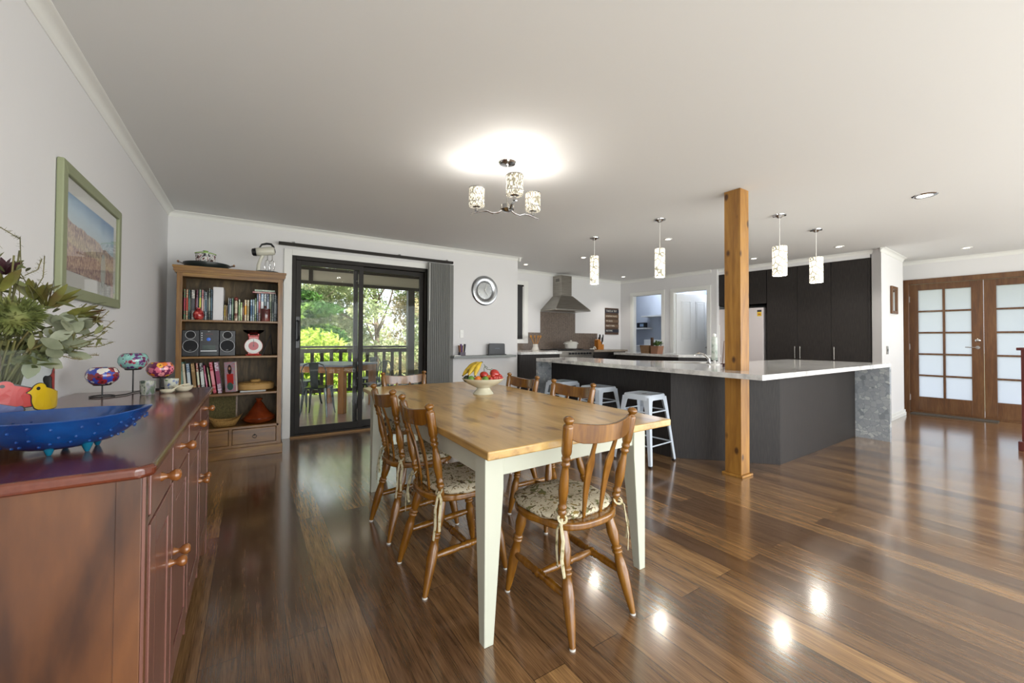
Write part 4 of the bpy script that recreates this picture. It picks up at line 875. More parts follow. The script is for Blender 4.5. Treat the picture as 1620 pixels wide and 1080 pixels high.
def art():
    m, n, b = new('landscape_print'); N = n.nodes; L = n.links; t = N.new('ShaderNodeTexCoord'); sp = N.new('ShaderNodeSeparateXYZ'); L.new(t.outputs['Generated'], sp.inputs[0])
    nz = N.new('ShaderNodeTexNoise'); nz.inputs['Scale'].default_value = 3; mp0 = N.new('ShaderNodeMapping'); mp0.inputs['Scale'].default_value = (0, 1, 0); L.new(t.outputs['Generated'], mp0.inputs[0]); L.new(mp0.outputs[0], nz.inputs[0])
    a = N.new('ShaderNodeMath'); a.operation = 'MULTIPLY_ADD'; a.inputs[1].default_value = -.3; L.new(nz.outputs['Fac'], a.inputs[0]); L.new(sp.outputs['Z'], a.inputs[2])
    a2 = N.new('ShaderNodeMath'); a2.operation = 'MULTIPLY_ADD'; a2.inputs[1].default_value = .18; L.new(sp.outputs['Y'], a2.inputs[0]); L.new(a.outputs[0], a2.inputs[2])
    r = N.new('ShaderNodeValToRGB'); e = r.color_ramp.elements; e[0].position = .0; e[0].color = S('#84504a'); e[1].position = .95; e[1].color = S('#4d84b5')
    for p_, c in ((.22, '#9c6a5c'), (.27, '#c7bf8e'), (.40, '#c3ab94'), (.46, '#8f6d62'), (.52, '#b29a8c'), (.53, '#c3d3da'), (.72, '#b0cbdc')): q = e.new(p_); q.color = S(c)
    L.new(a2.outputs[0], r.inputs[0])
    sp2 = N.new('ShaderNodeTexNoise'); sp2.inputs['Scale'].default_value = 150; sp2.inputs['Detail'].default_value = 1; mp = N.new('ShaderNodeMapping'); mp.inputs['Scale'].default_value = (1, 1, .35); L.new(t.outputs['Object'], mp.inputs[0]); L.new(mp.outputs[0], sp2.inputs[0])
    r2 = N.new('ShaderNodeValToRGB'); r2.color_ramp.elements[0].position = .4; r2.color_ramp.elements[0].color = S('#7b6f86'); r2.color_ramp.elements[1].position = .6; r2.color_ramp.elements[1].color = S('#f4e2c8'); L.new(sp2.outputs['Color'], r2.inputs[0])
    gt = N.new('ShaderNodeMath'); gt.operation = 'LESS_THAN'; gt.inputs[1].default_value = .525; L.new(a2.outputs[0], gt.inputs[0]); g2 = N.new('ShaderNodeMath'); g2.operation = 'MULTIPLY'; g2.inputs[1].default_value = .62; L.new(gt.outputs[0], g2.inputs[0])
    mx_ = N.new('ShaderNodeMix'); mx_.data_type = 'RGBA'; L.new(g2.outputs[0], mx_.inputs[0]); L.new(r.outputs[0], mx_.inputs[6]); L.new(r2.outputs[0], mx_.inputs[7])
    # pale standing shape in the field
    L.new(mx_.outputs[2], b.inputs['Base Color']); b.inputs['Roughness'].default_value = .6; return m
pr_ = MB().box(.0125, .0135, -hw+fwid+.05, hw-fwid-.06, fwid+.075, hh-fwid-.07).build('print', art(), pc, smooth=False)
MB().lathe([(0, 0), (.045, 0), (.045, .0008), (0, .0008)], 24, TR(.0137, .17, .20, ry=R_(90)), sx=2.2).build('print_pale_shape', mat('pale_print', '#bfc3bd', .6), pr_)
MB().box(.018, .0195, -hw+fwid-.005, hw-fwid+.005, fwid-.005, hh-fwid+.005).build('picture_glass', glassmat('picture_glass', (.98, .98, .98), fres=1.06), pc, smooth=False)

# ------------------------------------------------------------------ clock, little wall shelf and what stands on it
ck2 = thing('wall_clock', 'round silver wall clock above the small grey wall shelf', 'clock', (3.07, YB, 1.952))
MB().lathe([(0, .008), (.13, .008), (.135, .022), (.17, .035), (.215, .03), (.232, .012), (.232, 0), (0, 0)], 56, TR(rx=R_(90))).build('clock_rim', texmat('clock_metal', ['#93969a', '#b5b8bb'], s=3, rough=.18, metal=1), ck2)
MB().lathe([(0, .0095), (.128, .0095), (.128, .008), (0, .008)], 48, TR(rx=R_(90))).build('clock_face', mat('clock_face', '#b4b8ba', .15, .6), ck2)
hd = MB().box(-.005, .005, -.02, -.016, -.02, .10, TR(ry=R_(18))).box(-.004, .004, -.024, -.021, -.02, .075, TR(ry=R_(150))).box(-.002, .002, -.027, -.025, -.03, .11, TR(ry=R_(140)))
hd.build('clock_hands', M['white'], ck2, smooth=False)
for i in range(12): MB().box(-.003, .003, -.014, -.011, .10 if i % 3 else .09, .118, TR(ry=i*math.pi/6)).build('hour_mark', M['silver'], ck2, smooth=False)
ws = MB().box(2.47, 3.55, YB-.19, YB, .915, .950).build('wall_shelf', M['grey'], smooth=False, bevel=.002); tag(ws, 'grey floating wall shelf under the round silver clock', 'shelf')
md = thing('modem', 'black internet modem standing on the grey wall shelf', 'modem', (3.235, YB-.10, .951))
MB().prism([(-.145, 0), (.145, 0), (.14, .165), (.125, .178), (-.125, .178), (-.14, .165)], -.02, .02, axis='y').box(-.16, .16, -.04, .04, 0, .012).build('modem_case', M['black'], md, smooth=False, bevel=.004)
rtext('NETGEAR', .018, mat('modem_letters', '#6c7a88', .4), md, (.0, -.0205, .10), (R_(90), 0, 0))
lh = thing('letter_holder', 'small holder of colourful leaflets on the left of the grey wall shelf', 'holder', (2.64, YB-.10, .951))
MB().box(-.045, .045, -.03, .035, 0, .05).build('holder_box', mat('holder', '#4c4350', .5), lh, smooth=False, bevel=.002)
for i, c in enumerate(['#8d5a3a', '#6b4b86', '#b8a48c', '#37404f']):
    MB().box(-.006, .006, -.02, .03, .01, .15+.02*(i % 2), TR(-.03+i*.02, 0, 0, ry=R_(-6+4*i))).build('leaflet', mat('leaflet', c, .6), lh, smooth=False)
tag(MB().box(2.50, 2.60, YB-.15, YB-.04, .9505, .957).build('notepad', M['white'], smooth=False), 'flat white notepad at the left end of the grey wall shelf', 'notepad')
pp_ = thing('wall_socket', 'white double power point on the wall above the grey shelf', 'socket', (2.68, YB, 1.21))
MB().box(-.03, .03, -.008, 0, 0, .12).build('socket_plate', M['white'], pp_, smooth=False, bevel=.003)
MB().box(-.008, .008, -.011, -.008, .07, .09).build('socket_switch', M['white'], pp_, smooth=False)

# ------------------------------------------------------------------ lamps
GE = texmat('ribbed_lamp_glass', ['#e8e8e0', '#ffffff'], s=20, rough=.3)
def glow(name, strength, col='#fff6e4', cells=0, dark='#8a8474', line=.03, scl=(1, 1, 1)):
    m = bpy.data.materials.new(name); m.use_nodes = True; n = m.node_tree; N = n.nodes; L = n.links; b = N['Principled BSDF']
    b.inputs['Base Color'].default_value = S(col); b.inputs['Roughness'].default_value = .4; b.inputs['Emission Color'].default_value = S(col)
    if cells:
        t = N.new('ShaderNodeTexCoord'); mp = N.new('ShaderNodeMapping'); mp.inputs['Scale'].default_value = scl; L.new(t.outputs['Object'], mp.inputs[0])
        v = N.new('ShaderNodeTexVoronoi'); v.feature = 'DISTANCE_TO_EDGE'; v.distance = 'MANHATTAN' if hasattr(v, 'distance') else v.distance
        v.inputs['Scale'].default_value = cells; v.inputs['Randomness'].default_value = .9; L.new(mp.outputs[0], v.inputs[0])
        r = N.new('ShaderNodeValToRGB'); e = r.color_ramp.elements; e[0].position = line; e[0].color = S(dark); e[1].position = line*1.6; e[1].color = S(col)
        L.new(v.outputs['Distance'], r.inputs[0]); L.new(r.outputs[0], b.inputs['Emission Color']); L.new(r.outputs[0], b.inputs['Base Color'])
    b.inputs['Emission Strength'].default_value = strength; return m
def plight(name, par, loc_, e, r=.04, col=(1, .96, .91)):
    l = bpy.data.lights.new(name, 'POINT'); l.energy = e; l.shadow_soft_size = r; l.color = col
    o = bpy.data.objects.new(name, l); COL.objects.link(o); o.parent = par; o.location = loc_; return o
cz = thing('chandelier', 'three armed chrome ceiling lamp with cylindrical textured glass shades over the dining table', 'ceiling lamp', (1.615, 2.57, H))
MB().lathe([(0, -.032), (.03, -.03), (.058, -.022), (.066, -.012), (.066, 0), (0, 0)], 40).build('ceiling_rose', M['chrome'], cz)
MB().tube([(0, 0, -.03), (0, 0, -.345)], .0075, 12).build('stem', M['chrome'], cz)
MB().lathe([(0, -.385), (.02, -.383), (.04, -.37), (.052, -.366), (.052, -.335), (.02, -.33), (0, -.33)], 32).build('hub', M['chrome'], cz, ang=40)
gs = glow('crackled_lamp_shade', .62, cells=70, line=.12, dark='#77715f', scl=(1.6, 1.6, .35))
rtc = Vector((rt.x, rt.y)); fwc = Vector((fw.x, fw.y)).normalized()
for k, (u, v) in enumerate(((-.235, .02), (.055, -.23), (.165, .10))):
    # arms fan out on three sides
    d = rtc*u+fwc*v; d = Vector((d.x, d.y)); R0 = d.length; d.normalize(); L_ = .245
    p = lambda r, z: (d.x*r, d.y*r, z)
    MB().tube([p(.03, -.365), p(.07, -.388), p(.11, -.392), p(.15, -.375), p(.19, -.375), p(L_+.04, -.392)], [.008, .009, .009, .009, .009, .006], 10, flat=.7).build('arm', M['chrome'], cz)
    x, y = d.x*L_*.95, d.y*L_*.95
    sd_k = MB().lathe([(0, 0), (.013, 0), (.013, .03), (.03, .036), (.03, .04), (0, .04)], 20, TR(x, y, -.376)).build('lamp_holder', M['chrome'], cz)
    sh = MB().lathe([(.016, .036), (.056, .038), (.059, .042), (.059, .178), (.056, .178), (.056, .044), (.016, .040)], 36, TR(x, y, -.376)).build('lamp_shade', gs, cz)
    MB().lathe([(.0595, .064), (.061, .064), (.061, .07), (.0595, .07), (.0595, .064)], 36, TR(x, y, -.376)).lathe([(.0595, .172), (.061, .172), (.061, .179), (.0595, .179), (.0595, .172)], 36, TR(x, y, -.376)).build('shade_band', M['chrome'], sh)
    plight('bulb', cz, (x, y, -.19), 2.0, .035)
gp = glow('patterned_pendant_shade', .66, cells=15, line=.05, dark='#837f6a', scl=(1.3, 1.3, 1))
def pendant(x, y, ztop, zbot, r, label):
    t = thing('pendant_light', label, 'pendant lamp', (x, y, H), 0, 'glass pendant lamps over the kitchen island')
    MB().lathe([(0, -.035), (.02, -.032), (.035, -.016), (.062, -.012), (.064, 0), (0, 0)], 36).build('ceiling_rose', M['chrome'], t, ang=40)
    MB().tube([(0, 0, -.03), (0, 0, ztop-H)], .0035, 8).build('cord', M['white'], t)
    a, b = zbot-H, ztop-H
    MB().lathe([(r*.96, a), (r, a+.004), (r, b-.01), (r*.97, b), (.012, b), (.012, b-.004), (r*.92, b-.008), (r*.92, a+.004)], 40).build('lamp_shade', gp, t, ang=60)
    MB().lathe([(0, a+.08), (.02, a+.09), (.03, a+.13), (.022, a+.17), (.014, b-.03), (.014, b), (0, b)], 20).build('bulb', mat('bulb_glass', '#fff8ea', .3, emis='#fff4dd', es=2), t)
    plight('bulb_light', t, (0, 0, a+.03), 6, .05)
    return t
P_ = [(3.80, 3.88, 2.294, 1.93, .055), (3.82, 2.88, 2.21, 1.895, .054), (4.745, 2.07, 2.20, 1.89, .068), (5.735, 2.10, 2.20, 1.898, .068)]
pendant(*P_[0], 'patterned glass pendant lamp farthest left, hanging right of the range hood')
pendant(*P_[1], 'patterned glass pendant lamp hanging left of the timber post')
pendant(*P_[2], 'patterned glass pendant lamp hanging just right of the timber post')
pendant(*P_[3], 'patterned glass pendant lamp farthest right, in front of the tall dark cupboards')
ge = glow('downlight_lens', 4, '#fff3e2')
def downlight(x, y, label, r=.05, e=22):
    t = thing('downlight', label, 'downlight', (x, y, H), 0, 'recessed ceiling downlights')
    MB().lathe([(r*.72, .004), (r*.75, -.006), (r, -.008), (r*1.15, -.004), (r*1.2, 0), (r*.72, .004)], 32).build('trim_ring', M['chrome'] if r > .055 else M['white'], t)
    MB().lathe([(0, -.0035), (r*.70, -.0035), (r*.70, -.001), (0, -.001)], 24).build('lamp_lens', ge, t)
    l = bpy.data.lights.new('spot', 'SPOT'); l.energy = e; l.spot_size = R_(110); l.spot_blend = .8; l.shadow_soft_size = .04; l.color = (1, .95, .89)
    o = bpy.data.objects.new('spot', l); COL.objects.link(o); o.parent = t; o.location = (0, 0, -.012)
downlight(5.207, 1.052, 'largest recessed downlight, nearest the viewer on the right side of the ceiling', .075)
downlight(8.62, 1.32, 'recessed downlight in front of the timber entry doors')
downlight(7.04, 2.30, 'recessed downlight near the right end of the tall dark cupboards')
downlight(6.93, 3.41, 'recessed downlight in front of the tall cupboards, just right of the timber post')
downlight(4.661, 3.384, 'recessed downlight beside the second pendant lamp', .045)
downlight(4.566, 4.913, 'recessed downlight just left of the farthest pendant lamp', .045)
downlight(6.674, 5.95, 'recessed downlight in the far kitchen corner above the wooden sign', .045)
downlight(4.139, 5.95, 'recessed downlight above the kitchen window beside the range hood', .045)

# ------------------------------------------------------------------ fruit bowl
fb = MB().lathe([(0, 0), (.077, 0), (.078, .004), (.054, .032), (.050, .046), (.07, .056), (.12, .080), (.158, .112), (.161, .119), (.157, .120), (.115, .088), (.07, .068), (0, .062)], 64)
FBX, FBY = 1.485, 2.69
o = fb.build('fruit_bowl', mat('cream_porcelain', '#d6d2ba', .18, coat=.3), None, ang=50); o.location = (FBX, FBY, TZ+.0005)
tag(o, 'cream footed porcelain bowl of fruit in the middle of the dining table', 'bowl')
def fpos(u, v, z): q = rtc*u+fwc*v; return (FBX+q.x, FBY+q.y, TZ+z)
bn_m = texmat('banana_skin', ['#6a5a1a', '#b99a22', '#c9ab2e'], s=16, detail=3, rough=.45, pos=[.3, .4, .6])
tipm = mat('banana_tip', '#2c2415', .7)
stem = (-.012, .0, .238)
for i, (u, v, z, side, lb) in enumerate([(-.150, -.045, .140, -.9, 'yellow banana at the far left of the bunch in the bowl'), (-.105, -.085, .145, -.5, 'yellow banana in the middle of the bunch in the bowl'), (-.055, -.095, .142, -.1, 'yellow banana at the right of the bunch in the bowl'), (-.13, .02, .165, -1.1, 'yellow banana at the back of the bunch in the bowl')]):
    a = Vector(stem); b = Vector((u, v, z)); mid = (a+b)/2+Vector((side*.012-.01, -.012, .026))
    pts = []; rr = []
    for k in range(9):
        t = k/8; p = a*(1-t)**2+mid*2*t*(1-t)+b*t*t; pts.append(fpos(p.x, p.y, p.z)); rr.append([.005, .0075, .014, .0175, .019, .019, .017, .012, .005][k])
    o = MB().tube(pts, rr, 10).build('banana', bn_m, None, ang=50); tag(o, lb, 'banana', 'bananas in the fruit bowl')
    MB().ball(pts[-1], .0065, 8).ball(pts[0], .0075, 8).build('banana_tip', tipm, o)
def fruit(name, u, v, z, r, m, label, cat, grp=None, sz=1.0):
    o = MB().ball((0, 0, 0), r, 18, sz=sz).build(name, m, None, ang=180); o.location = fpos(u, v, z); o.rotation_euler = (.4*u*10, .3, 0); return tag(o, label, cat, grp)
lime = texmat('lime_skin', ['#3f6a22', '#6c8f30'], s=9, rough=.4); org = texmat('orange_skin', ['#c2601a', '#d67a22'], s=60, rough=.45); tom = mat('tomato_skin', '#a8261c', .18, coat=.4); apl = texmat('apple_skin', ['#7f1a1c', '#ab3328', '#b9803a'], s=6, rough=.25, pos=[.35, .55, .75]); avo = mat('avocado_skin', '#26301a', .5)
tm = fruit('tomato', .008, -.035, .143, .034, tom, 'large red tomato beside the bananas in the bowl', 'tomato', None, .85)
fruit('tomato', .085, .01, .152, .039, tom, 'largest red tomato, at the back right of the bowl', 'tomato', None, .82)
fruit('lime', -.083, -.09, .118, .026, lime, 'green lime under the bananas at the front of the bowl', 'lime', 'limes in the fruit bowl')
fruit('lime', .022, -.105, .119, .024, lime, 'green lime at the front middle of the bowl', 'lime', 'limes in the fruit bowl')
fruit('avocado', -.120, -.055, .117, .026, avo, 'dark green avocado at the left rim of the bowl', 'avocado')
fruit('mandarin', -.032, -.095, .116, .027, org, 'orange mandarin between the two green limes', 'mandarin', 'mandarins in the fruit bowl')
fruit('mandarin', .048, -.045, .117, .030, org, 'orange mandarin behind the small red tomatoes', 'mandarin', 'mandarins in the fruit bowl')
for i, (u, v, z) in enumerate([(.062, -.088, .120), (.085, -.072, .128), (.100, -.055, .122), (.075, -.060, .142), (.118, -.030, .124), (.135, -.015, .120), (.125, .0, .134)]):
    fruit('cherry_tomato', u, v, z, .0165, tom, 'small red cherry tomato, '+['leftmost at the front of the cluster', 'second from the left in the front of the cluster', 'front one in the middle of the cluster', 'on top of the front ones of the cluster', 'on the right side of the cluster', 'touching the far right rim of the bowl', 'topmost at the right end of the cluster'][i], 'cherry tomato', 'cherry tomatoes in the fruit bowl')
vn = mat('vine_green', '#4c5c2c', .6)
o = MB().tube([fpos(*q) for q in [(.008, -.035, .171), (.006, -.02, .195), (.012, 0, .212), (.004, .0, .222)]], .002, 6).tube([fpos(*q) for q in [(.010, -.01, .205), (.03, -.01, .185), (.055, .0, .182), (.066, .01, .190)]], .002, 6).tube([fpos(*q) for q in [(.012, 0, .21), (.026, -.01, .205), (.034, -.02, .196)]], .0015, 6).tube([fpos(*q) for q in [(.05, 0, .182), (.056, -.02, .172), (.06, -.03, .165)]], .0018, 6).build('vine_stem', vn, tm); o.matrix_parent_inverse = tm.matrix_basis.inverted()

# ------------------------------------------------------------------ sideboard top: bowl, vase of flowers, candle holders, cups
ZS = .9205
bb_m, n_, b_ = new('cobalt_blue_glass'); 
t_ = n_.nodes.new('ShaderNodeTexCoord'); nz = n_.nodes.new('ShaderNodeTexNoise'); nz.inputs['Scale'].default_value = 12; r = n_.nodes.new('ShaderNodeValToRGB'); r.color_ramp.elements[0].position = .3; r.color_ramp.elements[0].color = S('#03205a'); r.color_ramp.elements[1].position = .7; r.color_ramp.elements[1].color = S('#0a4c93')
n_.links.new(t_.outputs['Object'], nz.inputs[0]); n_.links.new(nz.outputs['Fac'], r.inputs[0]); n_.links.new(r.outputs[0], b_.inputs['Base Color']); b_.inputs['Roughness'].default_value = .08; b_.inputs['Coat Weight'].default_value = .8; b_.inputs['Transmission Weight'].default_value = .25
bp = n_.nodes.new('ShaderNodeBump'); bp.inputs['Strength'].default_value = .35; bp.inputs['Distance'].default_value = .004; n2 = n_.nodes.new('ShaderNodeTexNoise'); n2.inputs['Scale'].default_value = 40; n_.links.new(t_.outputs['Object'], n2.inputs[0]); n_.links.new(n2.outputs['Fac'], bp.inputs['Height']); n_.links.new(bp.outputs[0], b_.inputs['Normal'])
BW = thing('blue_glass_bowl', 'boat shaped cobalt blue glass bowl with studs standing on the near end of the sideboard', 'bowl', (-.392, 1.435, ZS), R_(-3))
BL, BWd = .178, .122
def boat(a, s): # a angle, s scale 0..1 from centre
    c, sn = math.cos(a), math.sin(a); e = abs(c)**1.0
    x = BL*s*c; y = BWd*s*math.copysign(abs(sn)**1.35, sn); return x, y, e
mb = MB(); k = 56; vs = []; fs = []
rings = [(.12, .009, 0), (.35, .013, 0), (.55, .023, 0), (.72, .040, .002), (.87, .062, .006), (1.0, .088, .012), (.985, .090, .012), (.86, .067, .006), (.70, .046, .002), (.5, .030, 0), (.2, .020, 0)]
for s_, z, lift in rings:
    for i in range(k):
        x, y, e = boat(2*math.pi*i/k, s_); vs.append((x, y, z+lift*e**4))
for r_i in range(len(rings)-1): fs += [(r_i*k+i, r_i*k+(i+1) % k, (r_i+1)*k+(i+1) % k, (r_i+1)*k+i) for i in range(k)]
fs += [list(range(k)), list(range((len(rings)-1)*k, len(rings)*k))]
mb.add(vs, fs).build('bowl_body', bb_m, BW, ang=60)
for (x, y) in ((.0, -.040), (.062, -.03), (.0, .045), (.062, .035)):
    MB().lathe([(0, 0), (.004, 0), (.008, .010), (.015, .030), (0, .032)], 14, TR(x, y, 0)).build('bowl_foot', texmat('teal_glass', ['#0a4a68', '#0f6680'], s=8, rough=.1, coat=.6), BW)
sb = MB(); random.seed(3)
for (s0, z0, s1_, z1) in ((.72, .040, .87, .062), (.55, .023, .72, .040), (.87, .062, 1.0, .088)):
    for i in range(26):
        a = 2*math.pi*(i+random.random()*.5)/26; t = .2+.5*random.random(); x, y, e = boat(a, lerp(s0, s1_, t)); sb.ball((x, y, lerp(z0, z1, t)), .0034, 6)
for i in range(30):
    a = 2*math.pi*i/30; s_ = .55+.35*random.random(); x, y, e = boat(a, s_); z = .030+(.068-.030)*((s_-.5)/.36)**1.2 if s_ > .5 else .030; sb.ball((x, y, z), .003, 6)
o = sb.build('glass_studs', bb_m, BW); o['kind'] = 'stuff'

# vase
VX, VY, VR, VH = -.565, 1.665, .098, .245
VS = thing('glass_vase', 'clear glass cylinder vase painted with red, yellow and blue birds, full of native flowers', 'vase', (VX, VY, ZS))
MB().lathe([(0, 0), (VR*.97, 0), (VR, .004), (VR, VH), (VR-.004, VH), (VR-.004, .012), (0, .010)], 56).build('vase_body', glassmat('vase_glass', (.95, .97, .97), refl=.4, fres=.2), VS, ang=50)
ba0 = math.atan2(-VY, -VX)   # direction that faces the room
def onvase(pts, m, nm, r=VR+.0006, par=VS, off=0):
    # a painted outline laid on the round wall of the vase: (arc length, height)
    from mathutils.geometry import tessellate_polygon
    dense = []
    for i in range(len(pts)):
        a = Vector(pts[i]); b = Vector(pts[(i+1) % len(pts)]); n_s = max(1, int((b-a).length/.012))
        for j in range(n_s): dense.append(a.lerp(b, j/n_s))
    bm = bmesh.new(); vs_ = [bm.verts.new((p.x, p.y, 0)) for p in dense]; bm.faces.new(vs_)
    bmesh.ops.triangulate(bm, faces=bm.faces)
    for _ in range(2): bmesh.ops.subdivide_edges(bm, edges=[e for e in bm.edges if e.calc_length() > .012], cuts=1, use_grid_fill=False)
    bmesh.ops.triangulate(bm, faces=bm.faces)
    for v in bm.verts:
        th = ba0+v.co.x/r; z = v.co.y; v.co = Vector((r*math.cos(th), r*math.sin(th), z))
    me = bpy.data.meshes.new(nm); bm.to_mesh(me); bm.free(); me.materials.append(m)
    o = bpy.data.objects.new(nm, me); COL.objects.link(o); o.parent = par
    sm = o.modifiers.new('thickness', 'SOLIDIFY'); sm.thickness = .0004; sm.offset = 1; return o
def bird(x0, z0, s, col, flip, outline='#1d1a18', k_=0):
    VR_ = VR+.0004+k_*.0012
    base = [(-.05, 0), (.045, 0), (.06, .02), (.07, .045), (.055, .06), (.035, .045), (.01, .038), (-.012, .045), (-.018, .07), (-.024, .088), (-.042, .094), (-.058, .086), (-.064, .072), (-.078, .064), (-.062, .058), (-.064, .03)]
    for _ in range(2):
        base = [q for i in range(len(base)) for q in ((base[i][0]*.75+base[(i+1) % len(base)][0]*.25, base[i][1]*.75+base[(i+1) % len(base)][1]*.25), (base[i][0]*.25+base[(i+1) % len(base)][0]*.75, base[i][1]*.25+base[(i+1) % len(base)][1]*.75))]
    P1 = [(x0+(-p[0] if flip else p[0])*s, z0+p[1]*s) for p in base]
    c = (sum(p[0] for p in P1)/len(P1), sum(p[1] for p in P1)/len(P1))
    P2 = [(c[0]+(p[0]-c[0])*1.06, c[1]+(p[1]-c[1])*1.06) for p in P1]
    o = onvase(P2, mat('paint_outline', outline, .4), 'painted_bird_outline', VR_)
    onvase(P1, mat('bird_paint', col, .35), 'painted_bird', VR_+.0006)
    ex, ez = x0+(.046 if flip else -.046)*s, z0+.076*s
    onvase([(ex+.006*s*math.cos(q), ez+.006*s*math.sin(q)) for q in [i*math.pi/5 for i in range(10)]], mat('bird_eye', '#16130f', .4), 'painted_eye', VR_+.0009)
# arc length runs to the right as seen from the room
for i_, a_ in enumerate([(.165, .125, .72, '#8f1d20', False), (.075, .035, .6, '#3b4674', True), (-.045, .11, .65, '#c3a221', True), (-.035, .05, .5, '#b5612a', True), (.04, .095, .76, '#9c201a', False), (.108, .080, .80, '#b8990f', False), (-.005, .060, .70, '#3b4674', False)]): bird(*a_, k_=i_)

# flowers, every kind built where it stands in the vase
random.seed(21)
FL = thing('flower_bouquet', 'dried bouquet of banksia, gum leaves and green native flowers standing in the painted glass vase', 'flowers', (VX, VY, ZS))
def leafmesh(mb, p, d, L_, W_, up_=None, curl=.15, seg=5):
    d = Vector(d).normalized(); a = d.cross(Vector(up_) if up_ is not None else Vector((random.uniform(-1, 1), random.uniform(-1, 1), .6))).normalized(); n_ = a.cross(d).normalized(); vs_ = []
    for i in range(seg+1):
        t = i/seg; wv = W_*math.sin(math.pi*min(1, t*.92+.06))**.8*.5; c = Vector(p)+d*L_*t+n_*(-curl*L_*t*t)
        vs_ += [c-a*wv+n_*.12*wv, c, c+a*wv+n_*.12*wv]
    fs_ = []
    for i in range(seg): q = i*3; fs_ += [(q, q+1, q+4, q+3), (q+1, q+2, q+5, q+4)]
    mb.add(vs_, fs_)
gumleaf = texmat('silver_gum_leaf', ['#5f664e', '#7d816a', '#908f76'], s=14, rough=.6); protl = texmat('olive_red_leaf', ['#4f2c20', '#5f5f2a', '#77763a'], s=9, rough=.5, pos=[.35, .5, .6]); bigl = texmat('brown_bract', ['#40301a', '#5c4a26', '#4a4f26'], s=6, rough=.55); darkb = texmat('purple_bud', ['#2a1418', '#46222a'], s=12, rough=.5); stemm = texmat('stem_green', ['#3d3a1e', '#5c5a2c', '#6b5a34'], s=10, rough=.7); tiny = texmat('twig_leaves', ['#3c3d20', '#5f5a33', '#6f5a3a'], s=12, rough=.7)
fl_f = Vector((VX, VY)).normalized(); fl_r = Vector((fl_f.y, -fl_f.x))
def W3(u, v, z): q = fl_r*u+fl_f*v; return Vector((q.x, q.y, z))
st_ = MB()
tips = [(-.05, 0, .40), (.02, -.02, .50), (.09, .0, .42), (.16, .0, .38), (.20, -.02, .31), (-.12, .02, .44), (-.16, -.02, .36), (.12, .04, .30), (.05, -.04, .30), (.0, .05, .46), (.18, .03, .26), (-.06, -.05, .33), (.075, -.05, .26), (.03, .02, .52), (.14, -.04, .25)]
for i, (u, v, z) in enumerate(tips):
    bx_, by_ = random.uniform(-.05, .05), random.uniform(-.05, .05)
    a = W3(bx_-u*.15, by_, .02); m_ = W3(u*.25, v*.3, .20); e_ = W3(u, v, z)
    st_.tube([a, a.lerp(m_, .5), m_, m_.lerp(e_, .5)+Vector((0, 0, .01)), e_], [.0035, .0035, .003, .0025, .002], 6)
for i in range(34):
    a = random.uniform(0, 6.28); r_ = .055*math.sqrt(random.random()); b_ = a+random.uniform(-1, 1)
    st_.tube([(r_*math.cos(a), r_*math.sin(a), .015), (r_*.6*math.cos(a), r_*.6*math.sin(a), .15), (.07*math.cos(b_), .07*math.sin(b_), .27)], [.003, .0035, .0025], 6)
st_.build('stems', stemm, FL)
# large drooping brown leaf at left, in front
for (u, v_, z, L_, W_) in ((-.05, -.12, .17, .20, .085), (-.02, -.07, .13, .19, .06), (-.10, -.10, .2, .2, .08)):
    mb = MB(); leafmesh(mb, W3(u, v_, z), W3(-.08, -.1, 1), L_, W_, up_=W3(0, 1, 0), curl=.1, seg=8); o = mb.build('bract_leaf', bigl, FL, ang=80)
# green spiky ball
gb = MB(); c = W3(.022, -.085, .335)
gb.ball(c, .042, 14, sz=.85)
for i in range(520):
    d = Vector((random.gauss(0, 1), random.gauss(0, 1), random.gauss(0, .9))).normalized(); p = c+Vector((d.x*.05, d.y*.05, d.z*.042)); leafmesh(gb, c+(p-c)*.8, d+Vector((random.uniform(-.4, .4), random.uniform(-.4, .4), .3)), .022, .006, seg=2)
gb.build('green_flower_head', texmat('green_floret', ['#3f4820', '#5a622e', '#74763f'], s=30, rough=.7), FL)
# olive lance leaves (rosettes)
def rosette(cu, cv_, cz_, n_, L_, W_, m_, tilt=(0, 0, 1), spread=.9, nm='leaf_rosette'):
    mb = MB(); c_ = W3(cu, cv_, cz_)
    for i in range(n_):
        a = 2*math.pi*i/n_+random.uniform(-.3, .3); s = spread*random.uniform(.5, 1.1); d = W3(math.cos(a)*s, math.sin(a)*s, 0)+W3(*tilt); leafmesh(mb, c_, d, L_*random.uniform(.75, 1.15), W_, curl=random.uniform(-.1, .25), seg=5)
    return mb.build(nm, m_, FL, ang=80)
rosette(.080, -.0, .36, 12, .085, .020, protl, (.5, 0, .8)); rosette(.115, -.02, .335, 11, .085, .019, protl, (1.0, 0, .35)); rosette(.055, .02, .385, 9, .07, .017, protl, (.2, 0, 1)); rosette(.14, 0, .33, 8, .07, .017, protl, (1.0, 0, .1))
rosette(-.035, .01, .43, 9, .055, .024, darkb, (-.1, 0, 1), .6, 'purple_bud'); rosette(.005, .02, .45, 7, .05, .02, darkb, (.1, 0, 1), .6, 'purple_bud'); rosette(-.10, 0, .42, 9, .07, .025, darkb, (-.4, 0, 1), .6, 'purple_bud'); rosette(-.14, -.02, .36, 10, .08, .03, protl, (-.7, 0, .6))
rosette(.0, -.03, .40, 9, .07, .02, protl, (0, -.3, 1), .6)
